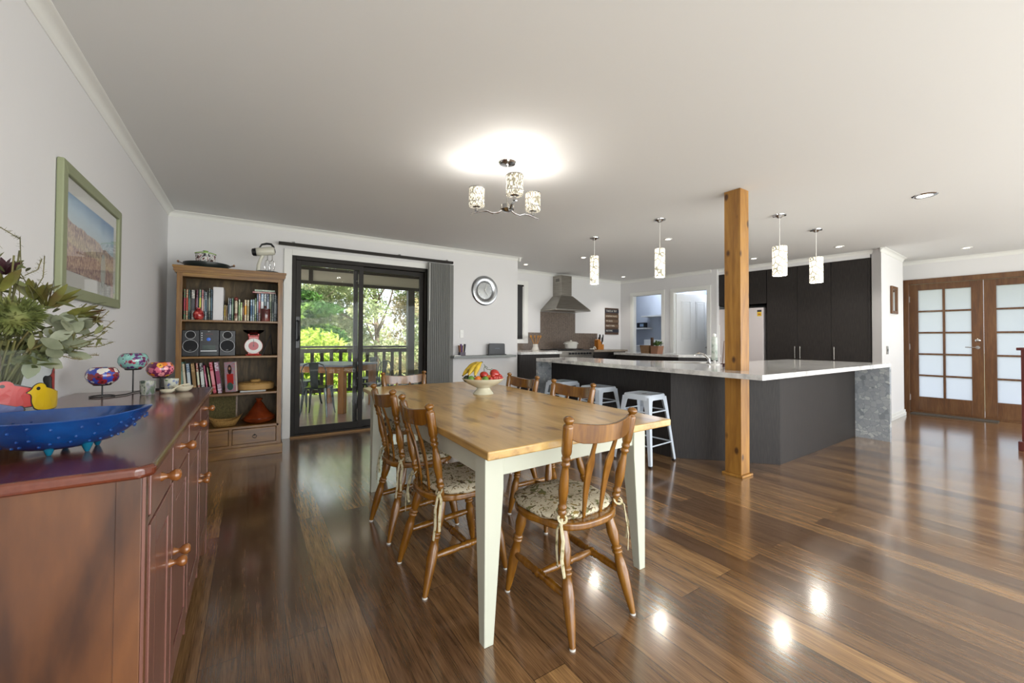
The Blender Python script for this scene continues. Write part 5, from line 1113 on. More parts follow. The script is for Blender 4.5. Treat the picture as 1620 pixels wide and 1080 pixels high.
# round grey gum leaves
for (cu, cv_, cz_, n_) in ((.095, -.02, .315, 6), (.12, -.02, .295, 5), (.13, .0, .31, 4), (.085, -.04, .270, 4), (.11, -.03, .25, 4), (.07, -.02, .235, 5), (-.10, .0, .26, 5)):
    mb = MB()
    for i in range(n_):
        d = W3(random.uniform(-.3, 1), random.uniform(-.6, .3), random.uniform(-.6, .6)); leafmesh(mb, W3(cu+random.uniform(-.02, .02), cv_+random.uniform(-.02, .02), cz_+random.uniform(-.02, .02)), d, random.uniform(.045, .065), random.uniform(.026, .036), up_=W3(random.uniform(-.3, .3), 1, random.uniform(-.4, .4)), curl=.1)
    mb.build('gum_leaves', gumleaf, FL, ang=80)
# fine twigs with tiny leaves
for (u0, v0, z0, u1, v1, z1) in ((.02, 0, .38, .03, 0, .555), (.03, 0, .55, -.005, 0, .575), (.055, 0, .40, .075, 0, .51), (.04, 0, .45, .07, 0, .50), (.12, -.03, .28, .205, -.03, .36), (.14, -.03, .27, .215, -.04, .33), (.12, -.06, .25, .20, -.05, .30), (.10, -.06, .23, .15, -.05, .215), (.15, -.03, .30, .19, -.03, .37), (.14, -.03, .25, .215, -.03, .265), (.12, -.03, .24, .185, -.03, .225), (.02, -.02, .25, .03, -.02, .42), (-.04, 0, .4, -.08, 0, .52), (.10, 0, .26, .16, -.02, .22), (.06, -.02, .36, .03, 0, .46)):
    mb = MB(); a = W3(u0, v0, z0); e_ = W3(u1, v1, z1); mid = a.lerp(e_, .5)+W3(.008, 0, -.006)
    mb.tube([a, mid, e_], .0012, 5)
    for i in range(46):
        t = random.random(); p = a.lerp(mid, t*2) if t < .5 else mid.lerp(e_, t*2-1); leafmesh(mb, p, (random.uniform(-1, 1), random.uniform(-1, 1), random.uniform(-.5, 1)), .009, .004, seg=1)
    mb.build('fine_twig', tiny, FL)
fill = MB()
for i in range(420):
    t = random.random(); u, v, z = random.choice(tips); zz = lerp(.2, z, t); leafmesh(fill, W3(lerp(u*.25, u, t)+random.uniform(-.03, .03), random.uniform(-.05, .05), zz), (random.uniform(-1, 1), random.uniform(-1, 1), random.uniform(-.2, 1)), random.uniform(.02, .045), random.uniform(.008, .016), seg=3)
o = fill.build('filler_leaves', texmat('filler_leaf', ['#3d4424', '#5a6036', '#757148'], s=9, rough=.65), FL, ang=80); o['kind'] = 'stuff'

# tea light holders on one bent iron stand
TL = thing('tealight_stand', 'black iron stand of three curved stems carrying painted glass tealight cups on the sideboard', 'candle holder', (0, 0, ZS))
hp = [(-.577, 2.633, 1.026, .062, .979), (-.489, 2.735, 1.084, .060, 1.041), (-.403, 2.860, 1.032, .060, .988)]
for i, (x, y, zc, r_, zb) in enumerate(hp):
    z_ = zb-ZS
    MB().tube([(x, y, .004), (x, y, z_-.004)], .003, 8).lathe([(0, z_-.006), (.03, z_-.004), (.034, z_+.002), (.03, z_+.001), (0, z_-.002)], 24, TR(x, y, 0)).build('stem', M['blackm'], TL)
MB().tube([(-.577+.042*math.cos(q)-.0, 2.633+.042*math.sin(q), .004) for q in [R_(a) for a in range(0, 300, 20)]]+[(-.545, 2.60, .004), (-.50, 2.66, .004), (-.489, 2.735, .004), (-.47, 2.79, .004), (-.403, 2.86, .004)]+[(-.403+.035*math.cos(q), 2.86-.0+.035*math.sin(q), .004) for q in [R_(a) for a in range(180, 480, 25)]], .003, 8).build('base_wire', M['blackm'], TL)
def flowerglaze(nm, base, petals, centre, scale):
    m, n, b = new(nm); N = n.nodes; L = n.links; t = N.new('ShaderNodeTexCoord')
    nz = N.new('ShaderNodeTexNoise'); nz.inputs['Scale'].default_value = scale*2.2; L.new(t.outputs['Object'], nz.inputs[0])
    ad = N.new('ShaderNodeMix'); ad.data_type = 'VECTOR'; ad.inputs[0].default_value = .35/scale*1.6; L.new(t.outputs['Object'], ad.inputs[4]); L.new(nz.outputs['Color'], ad.inputs[5])
    v = N.new('ShaderNodeTexVoronoi'); v.inputs['Scale'].default_value = scale; v.inputs['Randomness'].default_value = .7; L.new(ad.outputs[1], v.inputs[0])
    sp = N.new('ShaderNodeSeparateColor'); L.new(v.outputs['Color'], sp.inputs[0])
    pc_ = N.new('ShaderNodeValToRGB'); pc_.color_ramp.interpolation = 'CONSTANT'; e = pc_.color_ramp.elements; e[0].color = S(petals[0]); e[1].position = 1/len(petals); e[1].color = S(petals[1])
    for i in range(2, len(petals)): q = e.new(i/len(petals)); q.color = S(petals[i])
    L.new(sp.outputs[0], pc_.inputs[0])
    def step(th):
        c = N.new('ShaderNodeMath'); c.operation = 'LESS_THAN'; c.inputs[1].default_value = th; L.new(v.outputs['Distance'], c.inputs[0]); return c.outputs[0]
    m1 = N.new('ShaderNodeMix'); m1.data_type = 'RGBA'; L.new(step(.56), m1.inputs[0]); m1.inputs[6].default_value = S(base); L.new(pc_.outputs[0], m1.inputs[7])
    m2 = N.new('ShaderNodeMix'); m2.data_type = 'RGBA'; L.new(step(.19), m2.inputs[0]); L.new(m1.outputs[2], m2.inputs[6]); m2.inputs[7].default_value = S(centre)
    L.new(m2.outputs[2], b.inputs['Base Color']); b.inputs['Roughness'].default_value = .12; b.inputs['Coat Weight'].default_value = .6; return m
gl = [flowerglaze('red_white_blue_glaze', '#35459f', ['#d8d4cc', '#7c1f2c', '#d4cfc6', '#8a2a30'], '#3a1a22', 36),
      flowerglaze('turquoise_purple_glaze', '#78a8a2', ['#6b2358', '#9a2f4a', '#78a8a2', '#5a3470', '#86bab2'], '#2e1a30', 62),
      flowerglaze('orange_pink_glaze', '#6b2a4c', ['#d8742a', '#cf6a80', '#e0a23a', '#df8f93'], '#4a2016', 38)]
for i, (x, y, zc, r_, zb) in enumerate(hp):
    o = MB().lathe([(0, -.040), (.036, -.038), (.052, -.022), (.0595, -.004), (.058, .014), (.050, .030), (.042, .038), (.039, .038), (.048, .026), (.054, .010), (.050, -.018), (.034, -.034), (0, -.035)], 36).build('tealight_cup', gl[i], None, ang=60)
    o.location = (x, y, zb+.0405)
    tag(o, ['round glass tealight cup with white and red flowers on blue, on the lowest left stem', 'round turquoise tealight cup with purple flowers on the tallest middle stem', 'round orange and pink flowered tealight cup on the right stem'][i], 'candle holder', 'painted glass tealight cups')
o = MB().lathe([(0, 0), (.026, 0), (.028, .004), (.031, .068), (.028, .068), (.025, .008), (0, .006)], 28).build('small_cup', texmat('mosaic_glaze', ['#3f4c44', '#a8ac9c', '#8c8a92', '#5f6f5c'], (1, 1, .5), kind='noise', s=30, rough=.25, coat=.4, pos=[.4, .47, .55, .62]), None, ang=60)
o.location = (-.416, 2.628, ZS); tag(o, 'small grey and green marbled cup in front of the tealight stand', 'cup')
o = MB().lathe([(0, 0), (.026, 0), (.028, .004), (.031, .062), (.028, .062), (.025, .008), (0, .006)], 28).build('small_cup', texmat('floral_cup_glaze', ['#4a5a9c', '#b9bdb0', '#c9c6b4', '#6a8a5c'], s=34, rough=.25, coat=.4, pos=[.38, .45, .58, .64]), None, ang=60)
o.location = (-.345, 2.775, ZS); tag(o, 'small cup with blue and green flowers behind the painted spoon dish', 'cup')
CG = texmat('cream_painted_china', ['#8f9a4a', '#cfc8ac', '#d8d3bc', '#a85a4a'], s=40, rough=.25, coat=.4, pos=[.3, .38, .66, .7])
o = MB().lathe([(0, 0), (.022, 0), (.036, .012), (.044, .028), (.041, .029), (.032, .015), (0, .005)], 28).build('china_dish', CG, None, ang=60); o.location = (-.288, 2.70, ZS); tag(o, 'small cream patterned china dish near the front edge of the sideboard', 'dish')
sp_ = thing('china_spoon', 'cream patterned china soup spoon leaning across the small dish', 'spoon', (-.345, 2.655, ZS))
MB().lathe([(0, 0), (.012, 0), (.022, .010), (.024, .018), (.021, .018), (.010, .006), (0, .005)], 20, TR(0, 0, 0), sx=1.3).build('spoon_bowl', CG, sp_, ang=60)
MB().tube([(.015, 0, .014), (.05, .01, .036), (.085, .02, .040)], [.007, .006, .008], 8, flat=.5).build('spoon_handle', CG, sp_)

# ------------------------------------------------------------------ kitchen, far side
KZ = .985
kb = thing('kitchen_bench', 'charcoal base cupboards with pale benchtop left of the cooker', 'kitchen bench', (0, 0, 0))
MB().prism([(3.70, 5.44), (4.56, 5.44), (4.56, 5.92), (4.865, 5.92), (4.865, YK-.012), (3.70, YK-.012)], KZ-.04, KZ).build('benchtop', M['counter'], kb, smooth=False, bevel=.002)
MB().prism([(3.70, 5.47), (4.53, 5.47), (4.53, 5.95), (4.865, 5.95), (4.865, YK-.02), (3.70, YK-.02)], 0, KZ-.04).build('cupboard_body', M['cab'], kb, smooth=False)
MB().box(4.545, 4.86, 5.935, 5.95, .12, KZ-.05).build('cupboard_door', M['cab'], kb, smooth=False, bevel=.001)
kr = thing('kitchen_bench', 'charcoal drawer unit with pale benchtop right of the cooker, under the knife block', 'kitchen bench', (0, 0, 0))
MB().box(5.80, 6.78, 5.92, YK-.012, KZ-.04, KZ).build('benchtop', texmat('warm_stone', ['#8d8172', '#a8998a'], s=9, rough=.2), kr, smooth=False, bevel=.002)
MB().box(5.80, 6.75, 5.96, YK-.02, 0, KZ-.04).build('cupboard_body', M['cab'], kr, smooth=False)
for z0, z1 in ((.12, .60), (.61, .93)):
    d = MB().box(5.815, 6.735, 5.945, 5.96, z0, z1).build('drawer', M['cab'], kr, smooth=False, bevel=.001)
    MB().box(6.2, 6.4, 5.925, 5.935, z1-.07, z1-.06).box(6.2, 6.21, 5.93, 5.946, z1-.07, z1-.06).box(6.39, 6.4, 5.93, 5.946, z1-.07, z1-.06).build('drawer_handle', M['steel'], d, smooth=False)
rg = thing('range_cooker', 'stainless steel freestanding cooker with a row of knobs under the hood', 'cooker', (5.33, 6.18, 0))
MB().box(-.445, .445, -.24, .29, .1, KZ-.0).build('cooker_body', M['steel'], rg, smooth=False, bevel=.004)
MB().box(-.45, .45, -.27, .305, KZ, KZ+.012).build('hob_plate', M['black'], rg, smooth=False, bevel=.004)
MB().box(-.445, .445, -.265, -.24, KZ-.11, KZ-.005).build('control_panel', M['steel'], rg, smooth=False, bevel=.003)
od_ = MB().box(-.44, .44, -.262, -.24, .16, KZ-.125).build('oven_door', M['steel'], rg, smooth=False, bevel=.003)
MB().box(-.30, .30, -.266, -.262, .3, .68).build('oven_glass', M['black'], od_, smooth=False)
MB().tube([(-.36, -.29, .80), (.36, -.29, .80)], .010, 8).build('oven_handle', M['chrome'], od_)
for i in range(8): MB().lathe([(0, 0), (.021, 0), (.018, .03), (0, .032)], 16, TR(-.18+.075*i, -.265, KZ-.06, rx=R_(90))).build('control_knob', M['black'], rg)
for x in (-.22, .22):
    for y in (-.1, .14): MB().tube([(x-.1, y, KZ+.024), (x+.1, y, KZ+.024)], .005, 6).tube([(x, y-.1, KZ+.024), (x, y+.1, KZ+.024)], .005, 6).lathe([(0, .012), (.04, .012), (.035, .022), (0, .022)], 16, TR(x, y, KZ)).build('pot_support', M['blackm'], rg)
hd_ = thing('range_hood', 'stainless steel pyramid range hood above the cooker', 'range hood', (5.335, YK, 0))
MB().box(-.135, .135, -.27, -.002, 2.05, H-.06).build('hood_chimney', M['steel'], hd_, smooth=False, bevel=.002)
for i in range(5): MB().box(-.1365, -.135, -.20+i*.022, -.190+i*.022, 2.36, 2.42).build('chimney_slot', M['black'], hd_, smooth=False)
mb = MB(); x0, x1, y0_, y1_ = -.45, .45, -.49, -.002
vs = [(x0, y0_, 1.76), (x1, y0_, 1.76), (x1, y1_, 1.76), (x0, y1_, 1.76), (x0, y0_, 1.785), (x1, y0_, 1.785), (x1, y1_, 1.785), (x0, y1_, 1.785), (-.15, -.285, 2.07), (.15, -.285, 2.07), (.15, y1_, 2.07), (-.15, y1_, 2.07)]
mb.add(vs, [(0, 1, 2, 3), (8, 9, 10, 11), (0, 1, 5, 4), (1, 2, 6, 5), (2, 3, 7, 6), (3, 0, 4, 7), (4, 5, 9, 8), (5, 6, 10, 9), (6, 7, 11, 10), (7, 4, 8, 11)]).build('hood_canopy', M['steel'], hd_, smooth=False, bevel=.002)
def tilemat():
    m, n, b = new('brown_mosaic_tiles'); N = n.nodes; L = n.links; t = N.new('ShaderNodeTexCoord'); sp = N.new('ShaderNodeSeparateXYZ'); cb = N.new('ShaderNodeCombineXYZ'); L.new(t.outputs['Object'], sp.inputs[0]); L.new(sp.outputs['X'], cb.inputs[0]); L.new(sp.outputs['Z'], cb.inputs[1])
    br = N.new('ShaderNodeTexBrick'); br.offset = 0; br.inputs['Scale'].default_value = 1; br.inputs['Brick Width'].default_value = .026; br.inputs['Row Height'].default_value = .026; br.inputs['Mortar Size'].default_value = .0016
    br.inputs['Color1'].default_value = S('#564a42'); br.inputs['Color2'].default_value = S('#6a5c52'); br.inputs['Mortar'].default_value = S('#8d8276'); L.new(cb.outputs[0], br.inputs[0]); L.new(br.outputs[0], b.inputs['Base Color']); b.inputs['Roughness'].default_value = .2; return m
o = MB().box(3.70, 4.88, YK-.010, YK, KZ, 1.33).box(4.88, 5.80, YK-.010, YK, KZ, 1.76).box(5.80, 6.45, YK-.010, YK, KZ, 1.33)
# the strip under the window keeps clear of its casing
o = MB().box(3.70, 4.575, YK-.010, YK, KZ, 1.115).box(4.575, 4.88, YK-.010, YK, KZ, 1.33).box(4.88, 5.80, YK-.010, YK, KZ, 1.755).box(5.80, 6.45, YK-.010, YK, KZ, 1.33).build('wall_tiles_splashback', tilemat(), smooth=False); struct(o)
# on the kitchen benches
ut = thing('utensil_holder', 'white ribbed holder of wooden spoons on the bench left of the cooker', 'utensil holder', (4.565, 6.23, KZ+.0005))
MB().lathe([(0, 0), (.07, 0), (.072, .01), (.05, .07), (.048, .12), (.045, .12), (.046, .07), (.06, .012), (0, .01)], 20).build('holder_pot', mat('holder_white', '#c9c4ba', .3), ut, smooth=False)
for i, (dx, dy) in enumerate([(-.10, 0), (-.07, .03), (-.03, -.02), (.0, .03), (.04, -.02), (.075, .02), (.11, 0)]):
    u_ = MB().tube([(-dx*.25, dy*.2, .015), (dx*.4, dy*.5, .12), (dx, dy, .24)], [.006, .006, .007], 8)
    u_.lathe([(0, -.03), (.014, -.022), (.022, .0), (.018, .022), (0, .03)], 12, TR(dx*1.1, dy, .262, ry=dx*3), sy=.4).build('wooden_spoon', texmat('spoon_wood', ['#8f5f26', '#b98236'], s=6, rough=.5), ut)
pt_ = thing('casserole_pot', 'white casserole pot with lid and side handles on the cooker', 'pot', (5.34, 6.10, KZ+.030))
WH = mat('white_enamel', '#d2d0c8', .2)
MB().lathe([(0, 0), (.105, 0), (.118, .01), (.130, .115), (.126, .118), (0, .118)], 36).build('pot_body', WH, pt_)
MB().lathe([(0, .118), (.134, .118), (.134, .124), (.09, .138), (.02, .146), (.016, .158), (.022, .166), (0, .17)], 36).build('pot_lid', WH, pt_, ang=50)
for s_ in (-1, 1): MB().tube([(s_*.122, -.035, .095), (s_*.162, -.03, .1), (s_*.162, .03, .1), (s_*.122, .035, .095)], .009, 8).build('pot_handle', WH, pt_)
kf = thing('knife_block', 'wooden knife block full of black handled knives on the bench right of the cooker', 'knife block', (6.30, 6.27, KZ+.0005))
BWD = texmat('block_wood', ['#a8651c', '#c07e2c'], (3, 3, 1), s=5, rough=.4)
MB().prism([(-.10, 0), (.0, 0), (.0, .15), (-.06, .22), (-.10, .20)], -.055, .055, axis='y').box(0, .07, -.055, .055, 0, .11).build('block', BWD, kf, smooth=False, bevel=.003)
for i in range(7):
    x = -.03+.028*(i % 4); y = -.035+.035*(i % 3); z = .19 if i < 4 else .13
    MB().turned((x, y, z-.03), (x-.01, y-.02, z+.13), [(0, .008), (.3, .012), (.8, .014), (1, .009)], 10).build('knife_handle', M['black'], kf)
gr_ = MB().ball((0, 0, .018), .03, 12, sz=.6).ball((-.07, 0, .016), .028, 12, sz=.55).tube([(.07, 0, .02), (.04, 0, .06), (0, 0, .045)], .012, 8).build('tea_towel', mat('towel_white', '#cfccc4', .8), None, ang=60); gr_.location = (5.93, 6.08, KZ+.0008); tag(gr_, 'small crumpled white cloth on the bench beside the cooker', 'cloth')
# wooden word sign
sg = thing('word_sign', 'dark wooden slat sign with rows of white lettering on the kitchen wall', 'sign', (6.905, YK, 1.31))
sgw, sgh = .215, .60; cs = ['#5a4433', '#6b513c', '#22242c', '#6b523f', '#77603f', '#5a4434', '#705843', '#604836', '#6f5643', '#22242c', '#5f4839']
def wslat(c): return texmat('sign_slat', [c, c], s=5, rough=.7)
MB().box(-sgw, sgw, -.012, -.001, 0, sgh).build('backing', wslat('#4a3628'), sg, smooth=False)
rows = [(.53, .075, '#1d2230', 'TAKE & TRY', .064), (.415, .062, '#6f5a45', 'STARTING PLACE', .044), (.305, .062, '#665240', 'MY DAYS', .050), (.195, .062, '#6a5442', 'PARTY TIME', .050), (.085, .07, '#1d2230', 'BEDTIME', .052)]
lw = mat('sign_white', '#c9c5ba', .7)
for z, h_, c, txt, sz_ in rows:
    s_ = MB().box(-sgw, sgw, -.018, -.012, z-h_/2, z+h_/2).build('slat', wslat(c), sg, smooth=False)
    rtext(txt, sz_, lw, s_, (-sgw+.02, -.0185, z), (R_(90), 0, 0), align='LEFT')
# low bench in front of the doorways, with a trug
rb = thing('rear_bench', 'low charcoal kitchen bench with pale top in front of the two inner doorways', 'kitchen bench', (0, 0, 0))
rbp = [(6.20, 4.30), (6.60, 3.98), (6.95, 3.98), (6.95, 5.78), (6.20, 5.78)]
MB().prism(rbp, .895, .938).build('benchtop', M['counter'], rb, smooth=False, bevel=.002)
MB().prism([(6.24, 4.33), (6.62, 4.02), (6.92, 4.02), (6.92, 5.74), (6.24, 5.74)], 0, .895).build('cupboard_body', M['cab'], rb, smooth=False)
tr_ = thing('wooden_trug', 'wooden trug box with an upright handle board on the rear kitchen bench', 'trug', (6.50, 5.10, .9385), R_(-90))
TW = texmat('trug_wood', ['#6f5236', '#8a6a48'], (2, 2, 9), s=4, rough=.6)
MB().prism([(-.20, .15), (.0, .15), (.0, 0), (-.17, 0)], -.09, .09, axis='y').build('box', TW, tr_, smooth=False)
MB().box(.0, .045, -.02, .02, 0, .30).build('handle_board', mat('trug_handle', '#4f3829', .6), tr_, smooth=False, bevel=.004)
MB().prism([(.05, 0), (.20, 0), (.225, .14), (.05, .14)], -.08, .08, axis='y').build('planter_box', mat('planter_terracotta', '#946a52', .6), tr_, smooth=False)
pl_ = MB(); random.seed(5)
for i in range(70):
    pl_m = Vector((.135+random.uniform(-.06, .07), random.uniform(-.06, .06), .14+random.random()*.06)); leafmesh(pl_, pl_m, (random.uniform(-.6, .8), random.uniform(-.6, .6), random.uniform(.2, 1)), .06, .022, seg=3)
for i in range(10): pl_.tube([(.135+random.uniform(-.04, .04), random.uniform(-.04, .04), .13), (.14+random.uniform(-.08, .1), random.uniform(-.06, .06), .21)], .002, 5)
o = pl_.build('small_potted_plant', texmat('plant_leaf', ['#33491f', '#5a7534'], s=10, rough=.5), None, ang=80); o.location = (6.50, 5.10, .939); o.rotation_euler = (0, 0, R_(-90)); tag(o, 'small green leafy plant growing in the terracotta end of the trug', 'plant')
# tap, paper towel and board behind the sink
tp_ = thing('sink_tap', 'curved chrome kitchen tap beside the island sink', 'tap', (4.50, 2.72, IZ1))
MB().lathe([(0, 0), (.026, 0), (.026, .008), (.018, .012), (.016, .05), (0, .05)], 20).tube([(0, 0, .04), (-.02, .02, .08), (-.05, .05, .11), (-.08, .08, .115), (-.10, .10, .10), (-.105, .105, .085)], [.014, .013, .012, .012, .012, .013], 10).build('tap_spout', M['chrome'], tp_)
MB().tube([(0, 0, .05), (.03, -.03, .08)], .006, 8).ball((.035, -.035, .085), .011, 10).build('tap_lever', M['chrome'], tp_)
ph = thing('paper_towel_roll', 'tall patterned paper towel roll on a stand beside the island sink', 'paper towel', (4.24, 2.50, IZ1))
MB().lathe([(0, 0), (.05, 0), (.05, .012), (.012, .016), (.009, .30), (.018, .31), (.016, .335), (0, .34)], 20).build('roll_stand', M['white'], ph)
MB().lathe([(.012, .05), (.030, .05), (.030, .30), (.012, .30), (.012, .05)], 24).build('paper_roll', texmat('printed_paper', ['#7a8a80', '#b9c2ba', '#ccd1cb'], s=20, rough=.8), ph)
o = MB().box(-.004, .004, -.05, .05, 0, .26, TR(0, 0, 0, ry=R_(4), rz=R_(-58))).build('chopping_board', mat('board_brown', '#7d675c', .6), smooth=False, bevel=.002); o.location = (4.36, 2.48, IZ1+.0005); tag(o, 'thin brown board standing behind the soap dish', 'board')
o = MB().lathe([(0, .0), (.05, .0), (.052, .01), (.06, .06), (.045, .11), (.02, .14), (0, .145)], 20).build('white_jug', WH, None, ang=60); o.location = (4.12, 2.22, IZ1+.0355); tag(o, 'white rounded jug on a small stand partly behind the timber post', 'jug')
o = MB().box(-.10, .08, -.045, .045, .025, .035).box(-.085, -.07, -.03, -.015, 0, .025).box(.05, .065, -.03, -.015, 0, .025).box(-.085, -.07, .015, .03, 0, .025).box(.05, .065, .015, .03, 0, .025).build('small_stand', mat('dark_red_wood', '#3c1518', .4), smooth=False, bevel=.002); o.location = (4.08, 2.24, IZ1); tag(o, 'small dark red footed stand beside the timber post on the island', 'stand')

# ------------------------------------------------------------------ tall cupboards and fridge in the right wall
TA = Vector((7.476, 4.461)); ang_ = math.atan2(-.9938, .1115)
tc_ = thing('tall_cupboards', 'wall of tall charcoal pantry cupboards with slim steel handles, right of the fridge', 'cupboard', (TA.x, TA.y, 0), ang_)
CT = 2.435
MB().box(.945, 2.30, .022, .60, .0, CT).build('cupboard_body', M['cab'], tc_, smooth=False)
for k, (a, b, hx) in enumerate(((.952, 1.402, 1.402-.035), (1.406, 1.852, 1.406+.035), (1.856, 2.296, 1.856+.035))):
    d = MB().box(a, b, 0, .020, .10, CT-.004).build('door', M['cab'], tc_, smooth=False, bevel=.001)
    MB().tube([(hx, -.024, .90), (hx, -.024, 1.10)], .005, 8).tube([(hx, 0, .92), (hx, -.024, .92)], .004, 6).tube([(hx, 0, 1.08), (hx, -.024, 1.08)], .004, 6).build('door_handle', M['steel'], d)
MB().box(2.298, 2.326, -.002, .60, 0, CT).build('filler_panel', M['cab'], tc_, smooth=False)
oh = thing('overhead_cupboard', 'charcoal overhead cupboard above the white fridge', 'cupboard', (TA.x, TA.y, 0), ang_)
MB().box(.0, .943, .022, .60, 1.86, CT).build('cupboard_body', M['cab'], oh, smooth=False)
for a, b in ((.0, .47), (.474, .941)): MB().box(a, b, 0, .020, 1.845, CT-.004).build('door', M['cab'], oh, smooth=False, bevel=.001)
fr_ = thing('fridge', 'tall white fridge in the recess, half hidden behind the timber post', 'fridge', (TA.x, TA.y, 0), ang_)
MB().box(.12, .89, .09, .68, .03, 1.78).build('fridge_body', M['fridge'], fr_, smooth=False, bevel=.008)
for z0, z1 in ((.04, .56), (.57, 1.78)):
    d = MB().box(.12, .89, .02, .085, z0, z1).build('door', M['fridge'], fr_, smooth=False, bevel=.010, seg=3)
    MB().box(.13, .145, .0, .02, z0+.1, z1-.3).build('door_handle', M['white'], d, smooth=False, bevel=.003)
stk = thing('energy_sticker', 'small yellow and red energy rating sticker on the fridge door corner', 'sticker', (TA.x, TA.y, 0), ang_)
MB().box(.79, .86, .0185, .0195, 1.625, 1.70).build('sticker_yellow', mat('sticker_yellow', '#d9b62e', .5), stk, smooth=False)
MB().box(.79, .86, .0182, .0192, 1.702, 1.735).build('sticker_black', mat('sticker_black', '#2a211d', .5), stk, smooth=False)
MB().box(.805, .845, .0175, .0184, 1.65, 1.668).build('sticker_red', mat('sticker_red', '#b5482c', .5), stk, smooth=False)
bh = MB().box(-.02, 2.326, -.006, .7, CT+.001, H-.0).build('wall_bulkhead', M['wall'], None, smooth=False); bh.location = (TA.x, TA.y, 0); bh.rotation_euler = (0, 0, ang_); struct(bh)
ec = TA+Vector((.1115, -.9938))*2.36
cove(ec, TA-Vector((.1115, -.9938))*.0-Vector((.0, 0)), w=.055)
# inner room door, standing open
IN = op
dl = sempty('door_3', (7.38, 5.165, 0), math.atan2(-.26, .75))
mb = MB().box(0, .80, 0, .035, .01, 2.15)
L = mb.build('door_leaf', M['trim'], dl, smooth=False, bevel=.002)
for x0 in (.12, .46):
    for z0, z1 in ((.18, .85), (1.18, 2.0)):
        MB().box(x0, x0+.22, -.008, 0, z0, z0+.012).box(x0, x0+.22, -.008, 0, z1-.012, z1).box(x0, x0+.012, -.008, 0, z0, z1).box(x0+.208, x0+.22, -.008, 0, z0, z1).box(x0+.03, x0+.19, -.006, 0, z0+.03, z1-.03).build('door_moulding', M['trim'], L, smooth=False, bevel=.003)
MB().lathe([(0, 0), (.028, 0), (.028, .008), (.012, .012), (.012, .04), (0, .04)], 18, TR(.74, 0, 1.04, rx=R_(90))).tube([(.74, -.04, 1.04), (.66, -.045, 1.04)], .007, 8).build('door_handle', M['steel'], L)
# laundry things
def wshelf(y0, y1, z, lb):
    tag(MB().box(8.32, 8.62, y0, y1, z-.035, z).build('laundry_shelf', M['white'], smooth=False, bevel=.002), lb, 'shelf', 'white laundry shelves')
wshelf(6.72, 7.88, 1.50, 'lower white laundry shelf carrying the small radio')
wshelf(6.0, 6.84, 1.80, 'upper white laundry shelf behind the doorway')
rd_ = thing('radio', 'small black radio on the lower white laundry shelf', 'radio', (8.44, 6.90, 1.501))
MB().box(-.06, .06, -.12, .12, 0, .13).build('radio_case', M['black'], rd_, smooth=False, bevel=.006)
MB().box(-.064, -.06, -.09, .02, .03, .10).build('radio_display', mat('radio_display', '#8aa0b8', .3), rd_, smooth=False)
o = MB().lathe([(0, 0), (.05, 0), (.052, .11), (.048, .12), (0, .12)], 20).build('laundry_tin', texmat('tin_print', ['#5a4a6a', '#9a96a8', '#b05a5a'], s=14, rough=.4), None); o.location = (8.44, 7.20, 1.501); tag(o, 'small patterned tin left of the black radio on the laundry shelf', 'tin')
wm = thing('washing_machine', 'white washing machine in the laundry seen through the left doorway', 'washing machine', (8.26, 6.42, 0))
MB().box(-.32, .34, -.40, .36, 0, 1.06).build('machine_body', M['white'], wm, smooth=False, bevel=.01)
MB().box(.1, .34, -.40, .36, 1.06, 1.2).build('control_panel', M['white'], wm, smooth=False, bevel=.01)
MB().lathe([(0, 0), (.03, 0), (.028, .02), (0, .02)], 16, TR(.1, .1, 1.13, ry=R_(-90))).build('dial', M['grey'], wm)
lt_ = thing('laundry_fill_light', 'added laundry fill light', 'ceiling lamp', (7.9, 6.9, H)); lt_['label'] = 'added round white fill light for daylight inside the laundry room'  # added lamp, gives the closed laundry its bluish daylight
MB().lathe([(0, -.06), (.10, -.05), (.14, -.02), (.145, 0), (0, 0)], 28).build('lamp_shade', glow('laundry_fill_shade', 2.0, '#eaf1ff'), lt_)
plight('bulb', lt_, (.25, -.5, -.12), 9, .25, (.80, .88, 1))
l2 = thing('passage_light', 'round white ceiling light inside the passage behind the panelled door', 'ceiling lamp', (8.1, 4.9, H))
MB().lathe([(0, -.06), (.10, -.05), (.14, -.02), (.145, 0), (0, 0)], 28).build('lamp_shade', glow('passage_shade', 2.0, '#eaf1ff'), l2)
plight('bulb', l2, (0, 0, -.12), 9, .1, (.80, .88, 1))

# dark red cabinet at the right edge of the view
dk = thing('red_wood_bureau', 'dark red wooden bureau with small iron pulls, at the right edge of the view', 'bureau', (7.13, .20, 0))
RW = wood('dark_red_wood_cabinet', ['#3a1210', '#4f1a16', '#5e241c'], 'z', 3, 8, .3, .3, .02)
MB().box(0, .5, 0, .50, .10, 1.10).build('bureau_body', RW, dk, smooth=False, bevel=.003)
MB().box(-.03, .53, -.03, .53, 1.10, 1.13).build('bureau_top', RW, dk, smooth=False, bevel=.005)
MB().box(-.025, .52, -.02, .525, 0, .10).build('bureau_plinth', RW, dk, smooth=False, bevel=.005)
for i in range(4):
    d = MB().box(-.012, 0, .03, .47, .13+i*.24, .35+i*.24).build('drawer', RW, dk, smooth=False, bevel=.004)
    for y in (.38, .12): MB().tube([(-.012, y-.04, .25+i*.24), (-.035, y-.035, .235+i*.24), (-.035, y+.035, .235+i*.24), (-.012, y+.04, .25+i*.24)], .005, 6).build('drawer_pull', M['blackm'], d)
